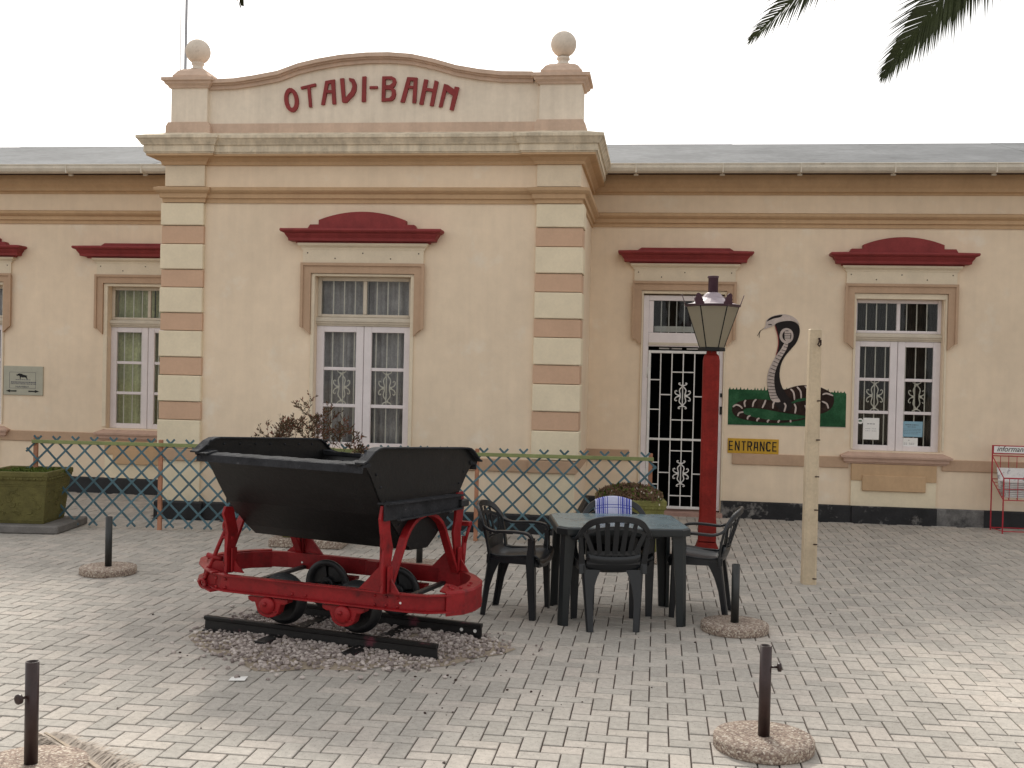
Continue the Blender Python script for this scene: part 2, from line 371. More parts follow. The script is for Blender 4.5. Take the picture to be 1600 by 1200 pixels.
# ------------------------------------------------------------------ measured outlines (metres, on the wall plane)
CURVE= [(-5.219,5.068),(-5.080,5.069),(-4.879,5.075),(-4.650,5.105),(-4.368,5.153),(-4.120,5.237),(-3.894,5.285),(-3.632,5.325),(-3.334,5.346),(-3.074,5.346),(-2.815,5.324),(-2.556,5.266),(-2.299,5.191),(-2.044,5.145),(-1.790,5.117),(-1.438,5.109)]
LETTERS=[
('O',[('ring',[(-4.132,4.845),(-4.130,4.802),(-4.136,4.763),(-4.150,4.730),(-4.170,4.708),(-4.195,4.699),(-4.222,4.703),(-4.248,4.720),(-4.271,4.748),(-4.288,4.785),(-4.298,4.828),(-4.300,4.871),(-4.294,4.910),(-4.280,4.943),(-4.260,4.965),(-4.235,4.974),(-4.208,4.970),(-4.182,4.953),(-4.160,4.925),(-4.142,4.887)],[(-4.176,4.841),(-4.174,4.813),(-4.176,4.787),(-4.181,4.766),(-4.191,4.752),(-4.202,4.746),(-4.215,4.750),(-4.228,4.761),(-4.239,4.780),(-4.248,4.805),(-4.254,4.832),(-4.257,4.860),(-4.255,4.886),(-4.249,4.907),(-4.240,4.921),(-4.228,4.926),(-4.215,4.923),(-4.203,4.912),(-4.191,4.893),(-4.182,4.868)])]),
('T',[[(-4.109,4.984),(-3.934,5.024),(-3.927,4.993),(-4.100,4.957)],[(-4.030,4.979),(-3.995,4.987),(-3.971,4.754),(-4.004,4.754)]]),
('A',[[(-3.818,5.048),(-3.712,5.065),(-3.706,5.023),(-3.791,5.013)],[(-3.818,5.048),(-3.780,5.029),(-3.823,4.779),(-3.862,4.780)],[(-3.751,5.040),(-3.709,5.065),(-3.689,4.785),(-3.730,4.786)],[(-3.812,4.945),(-3.734,4.945),(-3.732,4.911),(-3.818,4.912)]]),
('V',[[(-3.647,5.073),(-3.601,5.078),(-3.578,4.828),(-3.617,4.807)],[(-3.543,5.080),(-3.484,5.068),(-3.454,5.009),(-3.456,4.939),(-3.481,4.883),(-3.566,4.800),(-3.612,4.803),(-3.617,4.828),(-3.579,4.856),(-3.518,4.925),(-3.500,4.981),(-3.510,5.026),(-3.536,5.044)]]),
('I',[[(-3.387,5.092),(-3.343,5.095),(-3.343,4.809),(-3.389,4.809)]]),
('-',[[(-3.301,4.982),(-3.208,4.984),(-3.208,4.957),(-3.300,4.955)]]),
('B',[[(-3.156,5.092),(-3.117,5.092),(-3.118,4.812),(-3.159,4.810)],[(-3.120,5.092),(-3.045,5.092),(-3.006,5.071),(-2.991,5.032),(-3.004,4.987),(-3.024,4.969),(-3.064,4.963),(-3.117,4.963),(-3.118,4.991),(-3.065,4.993),(-3.037,5.016),(-3.034,5.039),(-3.052,5.058),(-3.119,5.061)],[(-3.118,4.977),(-3.036,4.974),(-3.003,4.941),(-2.995,4.892),(-3.007,4.843),(-3.040,4.817),(-3.118,4.812),(-3.119,4.846),(-3.069,4.848),(-3.044,4.872),(-3.039,4.907),(-3.056,4.940),(-3.117,4.947)]]),
('A',[[(-2.866,5.081),(-2.752,5.074),(-2.754,5.037),(-2.874,5.044)],[(-2.866,5.081),(-2.826,5.055),(-2.892,4.799),(-2.940,4.800)],[(-2.791,5.063),(-2.749,5.071),(-2.761,4.790),(-2.803,4.790)],[(-2.864,4.986),(-2.798,4.979),(-2.799,4.952),(-2.872,4.958)]]),
('H',[[(-2.672,5.056),(-2.626,5.047),(-2.680,4.769),(-2.724,4.775)],[(-2.552,5.041),(-2.509,5.026),(-2.560,4.753),(-2.603,4.758)],[(-2.642,4.958),(-2.544,4.943),(-2.550,4.910),(-2.649,4.925)]]),
('N',[[(-2.443,5.001),(-2.400,4.989),(-2.460,4.741),(-2.500,4.741)],[(-2.321,4.969),(-2.270,4.958),(-2.332,4.703),(-2.375,4.711)],[(-2.423,4.995),(-2.395,4.986),(-2.301,4.920),(-2.314,4.872),(-2.330,4.858),(-2.433,4.931)]]),
]
SN={
'coil_back':[(1.577,1.619),(1.629,1.647),(1.707,1.676),(1.798,1.696),(1.889,1.698),(1.980,1.692),(2.072,1.662),(2.151,1.620),(2.198,1.561),(2.204,1.495),(2.176,1.421),(2.119,1.372),(2.048,1.344),(1.951,1.325),(1.847,1.318),(1.742,1.332),(1.689,1.347),(1.712,1.462),(1.816,1.498),(1.893,1.520),(1.854,1.539),(1.763,1.523),(1.685,1.481),(1.607,1.466)],
'coil_front':[(0.975,1.422),(1.027,1.464),(1.106,1.493),(1.224,1.507),(1.356,1.505),(1.501,1.490),(1.686,1.468),(1.856,1.452),(1.974,1.442),(2.027,1.396),(1.951,1.327),(1.860,1.317),(1.689,1.334),(1.558,1.350),(1.399,1.377),(1.267,1.392),(1.148,1.393),(1.096,1.368),(1.090,1.337),(1.124,1.311),(1.204,1.286),(1.323,1.263),(1.455,1.249),(1.613,1.251),(1.769,1.269),(1.867,1.292),(1.861,1.274),(1.744,1.244),(1.613,1.221),(1.430,1.213),(1.271,1.222),(1.139,1.240),(1.032,1.268),(0.971,1.314),(0.952,1.374)],
'neck':[(1.457,2.442),(1.476,2.470),(1.528,2.495),(1.607,2.505),(1.685,2.493),(1.745,2.454),(1.764,2.381),(1.753,2.300),(1.719,2.219),(1.655,2.138),(1.592,2.056),(1.548,1.961),(1.531,1.867),(1.533,1.786),(1.555,1.693),(1.604,1.600),(1.685,1.481),(1.675,1.387),(1.557,1.370),(1.476,1.462),(1.422,1.528),(1.393,1.621),(1.380,1.729),(1.382,1.809),(1.399,1.891),(1.437,1.972),(1.480,2.067),(1.500,2.148),(1.509,2.229),(1.496,2.322),(1.476,2.389)],
'head':[(1.342,2.467),(1.351,2.508),(1.396,2.542),(1.474,2.574),(1.565,2.584),(1.657,2.564),(1.724,2.517),(1.758,2.454),(1.712,2.487),(1.646,2.502),(1.554,2.495),(1.476,2.470),(1.438,2.435),(1.373,2.407),(1.321,2.393),(1.339,2.434)],
'headdark':[(1.355,2.488),(1.383,2.528),(1.448,2.560),(1.546,2.575),(1.514,2.544),(1.449,2.530),(1.397,2.509)],
'belly':[(1.582,2.223),(1.624,2.218),(1.609,2.150),(1.565,2.069),(1.522,1.987),(1.485,1.892),(1.467,1.798),(1.470,1.691),(1.499,1.570),(1.548,1.483),(1.449,1.488),(1.407,1.581),(1.382,1.702),(1.379,1.796),(1.397,1.884),(1.434,1.972),(1.480,2.060),(1.537,2.142)],
'ring_o':[(1.687,2.315),(1.684,2.285),(1.673,2.258),(1.654,2.237),(1.631,2.222),(1.605,2.217),(1.578,2.221),(1.554,2.235),(1.535,2.256),(1.522,2.282),(1.517,2.312),(1.521,2.342),(1.532,2.369),(1.550,2.391),(1.574,2.405),(1.600,2.410),(1.626,2.406),(1.650,2.393),(1.670,2.372),(1.682,2.345)],
'ring_d':[(1.661,2.315),(1.659,2.294),(1.652,2.275),(1.640,2.260),(1.625,2.250),(1.608,2.247),(1.591,2.250),(1.575,2.259),(1.563,2.273),(1.554,2.292),(1.551,2.313),(1.553,2.333),(1.561,2.352),(1.573,2.367),(1.588,2.377),(1.605,2.381),(1.622,2.378),(1.637,2.368),(1.650,2.354),(1.658,2.335)],
'ring_i':[(1.579,2.371),(1.649,2.372),(1.651,2.325),(1.644,2.258),(1.607,2.237),(1.581,2.270),(1.577,2.324)],
}
BARS=[ [(1.588,2.210),(1.625,2.201)],[(1.571,2.176),(1.615,2.166)],[(1.548,2.136),(1.601,2.123)],[(1.525,2.101),(1.581,2.083)],[(1.500,2.070),(1.561,2.045)],[(1.474,2.033),(1.541,2.001)],[(1.452,1.993),(1.522,1.960)],[(1.432,1.945),(1.504,1.917)],[(1.415,1.902),(1.492,1.872)],[(1.400,1.853),(1.480,1.831)],[(1.391,1.810),(1.474,1.790)],[(1.385,1.766),(1.470,1.752)],[(1.382,1.722),(1.471,1.712)],[(1.385,1.675),(1.476,1.672)],[(1.393,1.632),(1.485,1.634)],[(1.404,1.595),(1.496,1.594)],[(1.417,1.555),(1.513,1.563)],[(1.432,1.521),(1.529,1.531)],[(1.579,2.344),(1.650,2.345)],[(1.577,2.313),(1.651,2.315)],[(1.581,2.284),(1.646,2.285)] ]
BANDS=[ [(1.122,1.493),(1.104,1.459),(1.115,1.405)],[(1.251,1.507),(1.219,1.469),(1.207,1.408)],[(1.367,1.502),(1.351,1.452),(1.326,1.398)],[(1.475,1.482),(1.460,1.448),(1.458,1.394)],[(1.594,1.468),(1.615,1.432),(1.597,1.358)],[(1.719,1.462),(1.739,1.415),(1.731,1.341)],[(1.850,1.448),(1.871,1.399),(1.867,1.332)],[(0.962,1.401),(1.001,1.429),(1.048,1.417),(1.082,1.384)],[(1.025,1.288),(1.044,1.329),(1.096,1.341)],[(1.183,1.299),(1.151,1.278),(1.149,1.248)],[(1.296,1.269),(1.268,1.252),(1.268,1.227)],[(1.418,1.251),(1.396,1.234),(1.403,1.218)],[(1.547,1.249),(1.528,1.232),(1.535,1.219)],[(1.678,1.258),(1.681,1.226)],[(1.668,1.648),(1.708,1.602),(1.721,1.509)],[(1.746,1.677),(1.793,1.618),(1.802,1.531)],[(1.843,1.689),(1.875,1.647),(1.873,1.540)],[(2.061,1.585),(2.113,1.602),(2.191,1.575)],[(2.057,1.502),(2.116,1.472),(2.137,1.413)],[(1.540,2.551),(1.631,2.555),(1.704,2.516)] ]

TONGUE=[[(1.320,2.400),(1.275,2.365),(1.244,2.304)],[(1.282,2.370),(1.267,2.332),(1.268,2.285)]]
EDGE= [(1.457,2.442),(1.493,2.322),(1.506,2.229),(1.498,2.148),(1.480,2.067)]
YB, YW, BL, BR = 12.159, 14.187, -5.684, -0.876
# ------------------------------------------------------------------ ground
MB().box((-150, -60, -1), (150, 200, -.02)).build('ground', 'earth', kind='structure')
PX0, PX1, PY0, PY1 = -11.0, 8.6, 3.2, YW + .02
pav = empty('pavement'); tag(pav, kind='structure')
MB().box((PX0 - 3, -4, -.019), (PX1 + 3, PY1, -.011)).build('joint_bed', 'joint_sand', pav)
def paver_vs(mbx, x0, y0, x1, y1, z, c=.0032, tl=(0, 0)):
    g = .0036; x0 += g; y0 += g; x1 -= g; y1 -= g
    def zz(x, y): return z + tl[0] * (x - (x0 + x1) / 2) + tl[1] * (y - (y0 + y1) / 2)
    ring = lambda d, dz: [(x0 + d, y0 + d, zz(x0, y0) + dz), (x1 - d, y0 + d, zz(x1, y0) + dz), (x1 - d, y1 - d, zz(x1, y1) + dz), (x0 + d, y1 - d, zz(x0, y1) + dz)]
    vs = ring(0, -.02) + ring(0, -c) + ring(c, 0)
    fs = [(8, 9, 10, 11)] + [(a + i, a + (i + 1) % 4, a + 4 + (i + 1) % 4, a + 4 + i) for a in (0, 4) for i in range(4)]
    mbx.add(vs, fs)
bricks = []
s = .1028
for i in range(int(PX0 / s) - 1, int(PX1 / s) + 1):
    for j in range(int(PY0 / s), int(PY1 / s)):
        r = (i - j) % 4
        if r == 0: q = (i * s, j * s, (i + 2) * s, (j + 1) * s)
        elif r == 3: q = (i * s, j * s, (i + 1) * s, (j + 2) * s)
        else: continue
        cx, cy = (q[0] + q[2]) / 2, (q[1] + q[3]) / 2
        if q[1] < PY0 or q[3] > PY1 or (BL - .02 < q[2] and q[0] < BR + .02 and q[3] > YB - .02): continue
        d = CR.x * cx + CR.y * cy; f = CF.x * cx + CF.y * cy
        if abs(d) > f * .465 + 1.6: continue
        v = (Vector((cx, cy, -1.85)).dot(CU)) / f; vis = v > -.352 and abs(d) < f * .47
        bricks.append((f if vis else 100 + f, q, r))
bricks.sort(key=lambda b: b[0])
protos = {}
for kind_ in (0, 3):
    for t in range(3):
        mb = MB(); w, h_ = (2 * s, s) if kind_ == 0 else (s, 2 * s)
        paver_vs(mb, -w / 2, -h_ / 2, w / 2, h_ / 2, 0, tl=(random.uniform(-.01, .01), random.uniform(-.01, .01)))
        o = mb.build('paver', 'paver_single', pav, fix=False); protos[(kind_, t)] = [o, False]
many = MB()
for n_, (f, q, r) in enumerate(bricks):
    cx, cy = (q[0] + q[2]) / 2, (q[1] + q[3]) / 2; dz = random.uniform(-.0018, .0018)
    if n_ < 298:
        P = protos[(r, n_ % 3)]
        if not P[1]: P[0].location = (cx, cy, dz); P[1] = True
        else: copy_part(P[0], pav, (cx, cy, dz))
    else:
        paver_vs(many, q[0], q[1], q[2], q[3], dz, tl=(random.uniform(-.012, .012), random.uniform(-.012, .012)))
many.build('paver', 'paver_many', pav, fix=False, kind='stuff')

# ------------------------------------------------------------------ station building
bld = empty('station_building', (0, 0, 0), 0, 'long cream railway station building with projecting gabled bay, tan bands and red window hoods', 'building')
def wall_holes(x0, x1, z0, z1, yf, holes, depth=.32):
    xs = sorted({x0, x1, *[h[0] for h in holes], *[h[1] for h in holes]}); zs = sorted({z0, z1, *[h[2] for h in holes], *[h[3] for h in holes]})
    mb = MB(); inh = lambda x, z: any(h[0] < x < h[1] and h[2] < z < h[3] for h in holes)
    for a, b_ in zip(xs, xs[1:]):
        for c, d in zip(zs, zs[1:]):
            if not inh((a + b_) / 2, (c + d) / 2):
                mb.add([(a, yf, c), (b_, yf, c), (b_, yf, d), (a, yf, d)], [(0, 1, 2, 3)])
                mb.add([(a, yf + depth, c), (b_, yf + depth, c), (b_, yf + depth, d), (a, yf + depth, d)], [(3, 2, 1, 0)])
    for h in holes:
        a, b_, c, d = h; y0, y1 = yf, yf + depth
        mb.add([(a, y0, c), (a, y1, c), (a, y1, d), (a, y0, d)], [(0, 1, 2, 3)]); mb.add([(b_, y0, c), (b_, y1, c), (b_, y1, d), (b_, y0, d)], [(3, 2, 1, 0)])
        mb.add([(a, y0, d), (a, y1, d), (b_, y1, d), (b_, y0, d)], [(0, 1, 2, 3)]); mb.add([(a, y0, c), (a, y1, c), (b_, y1, c), (b_, y0, c)], [(3, 2, 1, 0)])
    for x in (x0, x1): mb.add([(x, yf, z0), (x, yf + depth, z0), (x, yf + depth, z1), (x, yf, z1)], [(0, 1, 2, 3)])
    mb.add([(x0, yf, z1), (x1, yf, z1), (x1, yf + depth, z1), (x0, yf + depth, z1)], [(0, 1, 2, 3)])
    return mb
HB = (-3.882, -2.768, .872, 2.83); HR = (2.432, 3.492, .90, 2.79); HL = (-7.44, -6.36, .885, 2.82); HL2 = (-10.05, -8.98, .885, 2.82); HD = (-.19, .83, .0, 2.82)
wall_holes(BL, BR, 0, 4.46, YB, [HB]).build('wall', 'wall_paint', bld, fix=False)
MB().box((BL, YB + .32, 0), (BL + .3, YW + .3, 4.46)).build('wall', 'wall_paint', bld)
MB().box((BR - .3, YB + .32, 0), (BR, YW + .3, 4.46)).build('wall', 'wall_paint', bld)
wall_holes(-14, BL - .001, 0, 4.31, YW, [HL, HL2]).build('wall', 'wall_paint', bld, fix=False)
wall_holes(BR + .001, 10, 0, 4.31, YW, [HR, HD]).build('wall', 'wall_paint', bld, fix=False)
MB().box((-14, YW + 6.4, 0), (10, YW + 6.6, 4.3)).build('wall', 'wall_paint', bld)
MB().box((-14.2, YW + .32, 0), (-14.0, YW + 6.4, 4.3)).build('wall', 'wall_paint', bld)
MB().box((10.0, YW + .32, 0), (10.2, YW + 6.4, 4.3)).build('wall', 'wall_paint', bld)
# roofs
def slope(x0, x1, ya, za, yb, zb, t=.03):
    return MB().add([(x0, ya, za), (x1, ya, za), (x1, yb, zb), (x0, yb, zb), (x0, ya, za - t), (x1, ya, za - t), (x1, yb, zb - t), (x0, yb, zb - t)],
                    [(0, 1, 2, 3), (7, 6, 5, 4), (0, 4, 5, 1), (1, 5, 6, 2), (2, 6, 7, 3), (3, 7, 4, 0)])
for (x0, x1) in ((-14.4, BL - .002), (BR + .002, 10.4)):
    x = x0
    while x < x1 - .01:
        xe = min(x + 1.9, x1); dz = random.uniform(-.003, .004)
        slope(x + .004, xe + .03 if xe < x1 else xe, YW - .37, 4.395 + dz, YW + 3.0, 5.325 + dz).build('roof_sheet', 'roof_sheet', bld); x = xe
slope(-14.4, 10.4, YW + 6.9, 4.39, YW + 3.0, 5.32).build('roof_back', 'roof_sheet', bld)
MB().box((BL + .05, YB + .4, 4.40), (BR - .05, YW + .3, 4.455)).build('roof_flat', 'roof_sheet', bld)
# eaves, gutters
for (x0, x1) in ((-14.4, BL - .2), (BR + .2, 10.4)):
    MB().box((x0, YW - .30, 4.315), (x1, YW, 4.345)).build('soffit_board', 'dark_timber', bld)
    prof = [(-.36 - .06 + .055 * math.cos(a), 4.375 + .062 * math.sin(a)) for a in [math.pi + math.pi * k / 8 for k in range(9)]]
    prof = [(YW + y, z) for y, z in prof]
    outer = [(YW - .475, 4.385), (YW - .475, 4.34), (YW - .455, 4.305), (YW - .42, 4.285), (YW - .385, 4.285), (YW - .355, 4.305), (YW - .34, 4.34), (YW - .34, 4.36), (YW - .352, 4.36), (YW - .352, 4.345), (YW - .38, 4.305), (YW - .42, 4.297), (YW - .45, 4.312), (YW - .463, 4.345), (YW - .463, 4.385)]
    g = MB().prism(outer, x0, x1, 'x').build('gutter', 'gutter_paint', bld)
    x = x0 + .35
    while x < x1:
        MB().box((x, YW - .485, 4.278), (x + .016, YW - .335, 4.39), .003).box((x - .02, YW - .36, 4.262), (x + .036, YW - .33, 4.283)).build('gutter_bracket', 'gutter_paint', bld); x += 1.05 + random.uniform(-.12, .12)
    MB().tube([(x0, YW - .476, 4.388), (x1, YW - .476, 4.388)], .009, 6).build('gutter_bead', 'gutter_paint', bld)
# mouldings
def P_bay(e=0.0, j=.04):
    return [(BL, YW), (BL, YB - j), (BL + .476, YB - j), (BL + .476, YB), (BR - .487, YB), (BR - .487, YB - j), (BR, YB - j), (BR, YW)]
PLW = [(-14, YW), (BL, YW)]; PRW = [(BR, YW), (10, YW)]
belt = [(0, 3.655), (.018, 3.655), (.022, 3.70), (.045, 3.706), (.05, 3.752), (.075, 3.768), (.095, 3.788), (.10, 3.818), (0, 3.842)]
frz = [(0, 4.085), (.03, 4.085), (.04, 4.12), (.085, 4.155), (.16, 4.168), (.16, 4.19), (0, 4.19)]
corn = [(0, 4.19), (.165, 4.19), (.17, 4.205), (.182, 4.207), (.182, 4.278), (.20, 4.284), (.208, 4.30), (.235, 4.34), (.25, 4.352), (.25, 4.384), (0, 4.462)]
belt = [(a if a else -.01, z) for a, z in belt]; frz = [(a if a else -.01, z) for a, z in frz]; corn = [(a if a else -.01, z) for a, z in corn]
MB().sweep(P_bay(), belt).build('belt_moulding', 'trim_ochre', bld)
MB().sweep(P_bay(), frz).build('cornice_bed_moulding', 'trim_ochre', bld)
MB().sweep([(x, y if y < YW else YW - .3) for x, y in P_bay()], corn).build('cornice', 'cornice_stone', bld)
band = [(-.01, .678), (.018, .678), (.024, .684), (.024, .811), (.018, .817), (-.01, .817)]
MB().sweep(P_bay(), band).build('dado_band', 'trim_tan', bld)
pl = [(-.01, -.03), (.05, -.03), (.05, .195), (.035, .211), (-.01, .211)]
MB().sweep(P_bay(), pl).build('plinth', 'plinth_black', bld)
wbelt = [(a, z + .012) for a, z in belt]
wfr = [(-.01, 4.075), (.02, 4.075), (.03, 4.095), (.07, 4.11), (.08, 4.15), (.12, 4.20), (.13, 4.25), (.13, 4.312), (-.01, 4.312)]
for P_, hole in ((PLW, None), (PRW, None)):
    MB().sweep(P_, wbelt).build('belt_moulding', 'trim_ochre', bld)
    MB().sweep(P_, wfr).build('eaves_moulding', 'trim_ochre', bld)
MB().sweep(PLW, band).build('dado_band', 'trim_tan', bld); MB().sweep(PLW, pl).build('plinth', 'plinth_black', bld)
for a, b_ in ((BR, -.33), (.97, 2.395), (3.52, 10)):
    MB().sweep([(a, YW), (b_, YW)], band).build('dado_band', 'trim_tan', bld)
for a, b_ in ((BR, -.2), (.84, 2.44)):
    MB().sweep([(a, YW), (b_, YW)], pl).build('plinth', 'plinth_flaking' if b_ > 1 else 'plinth_black', bld)
pl2 = [(-.01, -.03), (.075, -.03), (.075, .2), (.06, .212), (-.01, .212)]
MB().sweep([(2.443, YW), (3.46, YW)], pl2).build('plinth', 'plinth_flaking', bld)
MB().sweep([(3.463, YW), (4.02, YW)], pl).build('plinth', 'plinth_grey', bld); MB().sweep([(4.023, YW), (10, YW)], pl).build('plinth', 'plinth_black', bld)
# pilasters with quoin blocks
tans = [(3.39, 3.18), (2.885, 2.68), (2.385, 2.18), (1.875, 1.665), (1.36, 1.15)]
for x0, x1, side in ((BL, BL + .476, -1), (BR - .487, BR, 1)):
    MB().box((x0, YB - .04, 3.845), (x1, YB + .001, 4.083)).build('pilaster_head', 'hood_cream', bld)
    MB().box((x0, YB - .04, .213), (x1, YB + .001, .676)).build('pilaster_foot', 'quoin_cream', bld)
    z = 3.653; seq = []
    for a, b_ in tans: seq += [(z, a, 'quoin_cream'), (a, b_, 'quoin_tan')]; z = b_
    seq += [(z, .819, 'quoin_cream')]
    for a, b_, m_ in seq:
        o_ = .012 if m_ == 'quoin_cream' else 0
        MB().box((x0 - (.03 + o_ if side < 0 else 0), YB - .042 - o_, b_ + .004), (x1 + (.03 + o_ if side > 0 else 0), YB + .30, a - .004), .008 if o_ else .004).build('quoin', m_, bld)
# parapet
cv = CURVE; zb = 4.455
cv = [(-5.42, cv[0][1])] + cv + [(-1.1, cv[-1][1])]
poly = [(cv[0][0], zb), (cv[-1][0], zb)] + [(x, z - .085) for x, z in reversed(cv)]
MB().prism(poly, YB + .05, YB + .35).build('parapet_wall', 'parapet_paint', bld)
def coping(d0, d1, y0, y1, nm):
    mb = MB(); n = len(cv); vs = []
    for x, z in cv: vs += [(x, y0, z - d0), (x, y1, z - d0), (x, y1, z - d1), (x, y0, z - d1)]
    fs = [(i * 4 + k, i * 4 + (k + 1) % 4, i * 4 + 4 + (k + 1) % 4, i * 4 + 4 + k) for i in range(n - 1) for k in range(4)] + [(0, 1, 2, 3), (n * 4 - 4, n * 4 - 3, n * 4 - 2, n * 4 - 1)]
    mb.add(vs, fs).build(nm, 'parapet_trim', bld)
cv = CURVE
coping(0, .045, YB - .05, YB + .42, 'coping'); coping(.0452, .062, YB - .015, YB + .40, 'coping'); coping(.0622, .105, YB + .015, YB + .38, 'coping')
MB().box((-5.25, YB + .025, 4.45), (-1.32, YB + .049, 4.572)).build('parapet_base', 'parapet_trim', bld)
for x0, x1 in ((-5.64, -5.205), (-1.36, -.893)):
    MB().box((x0, YB - .01, 4.58), (x1, YB + .43, 4.975)).build('pedestal', 'parapet_paint', bld)
    xc = (x0 + x1) / 2; hw = (x1 - x0) / 2; yc = YB + .21
    MB().prism([(x0 - .05, 4.44), (x0 - .05, 4.53), (x0 - .02, 4.58), (x1 + .02, 4.58), (x1 + .05, 4.53), (x1 + .05, 4.44)], YB - .045, YB + .46).build('pedestal_base', 'parapet_trim', bld)
    sq = [(x0, YB - .01), (x1, YB - .01), (x1, YB + .43), (x0, YB + .43)]
    MB().sweep(sq, [(-.05, 4.975), (.02, 4.975), (.03, 4.995), (.06, 5.02), (.065, 5.045), (.09, 5.05), (.09, 5.085), (-.05, 5.09)], True).box((x0 + .02, YB + .02, 4.98), (x1 - .02, YB + .4, 5.088)).build('pedestal_cap', 'parapet_trim', bld)
    pr = [(hw * .98, 5.086), (hw * .98, 5.13), (hw * .9, 5.15), (hw * .78, 5.19), (hw * .58, 5.222), (hw * .4, 5.232), (hw * .36, 5.238)]
    mb = MB(); mb.lathe([(r * 1.414, z) for r, z in pr], (xc, yc, 0), 4, False, rot=math.pi / 4); mb.build('pedestal_dome', 'parapet_trim', bld)
    MB().lathe([(.09, 5.235), (.085, 5.25), (.062, 5.26), (.058, 5.29), (.075, 5.305), (.07, 5.33)], (xc, yc, 0), 20).build('ball_neck', 'ball_stone', bld)
    MB().sphere((xc, yc, 5.455 if x0 < -3 else 5.475), .145, 28, 18).build('ball_finial', 'ball_stone', bld)
for nm, polys in LETTERS:
    mb = MB()
    for k, p in enumerate(polys):
        y0 = YB + .018 - .0012 * k
        if p[0] == 'ring':
            a, b_ = p[1], p[2]; n = len(a); vs = [(x, y0, z) for x, z in a] + [(x, y0, z) for x, z in b_] + [(x, YB + .052, z) for x, z in a] + [(x, YB + .052, z) for x, z in b_]
            fs = []
            for i in range(n):
                j = (i + 1) % n; fs += [(i, j, n + j, n + i), (2 * n + i, 3 * n + i, 3 * n + j, 2 * n + j), (i, 2 * n + i, 2 * n + j, j), (n + i, n + j, 3 * n + j, 3 * n + i)]
            mb.add(vs, fs)
        else: mb.prism(p, y0, YB + .052)
    mb.build('letter', 'red_paint', bld)

# ------------------------------------------------------------------ windows
def scroll_mesh(h=.5, w=.24, r=.006):
    """wrought iron ornament made of C-scrolls, in the xz plane about 0"""
    mb = MB(); H = h / 2
    for sx in (1, -1):
        for sz in (1, -1):
            Q = lambda L_: [(sx * x * w / 2, 0, sz * z * H) for x, z in L_]
            mb.tube(Q(((.05, .80), (.25, .82), (.46, .88), (.52, .96), (.40, 1.0), (.30, .96))), r, 6)
            mb.tube(Q(((.04, .76), (.16, .64), (.34, .54), (.42, .40), (.36, .24), (.30, .12), (.30, 0))), r, 6)
            mb.tube(Q(((.34, .05), (.62, .06), (.84, .13), (.97, .24), (.95, .36), (.80, .40), (.70, .33))), r, 6)
    for z in (.78, -.78): mb.box((-.018, -r * 1.5, z * H - .010), (.018, r * 1.5, z * H + .010), .003)
    for sx in (1, -1): mb.box((sx * w * .14, -r * 1.4, -.010), (sx * w * .30, r * 1.4, .010), .003)
    return mb
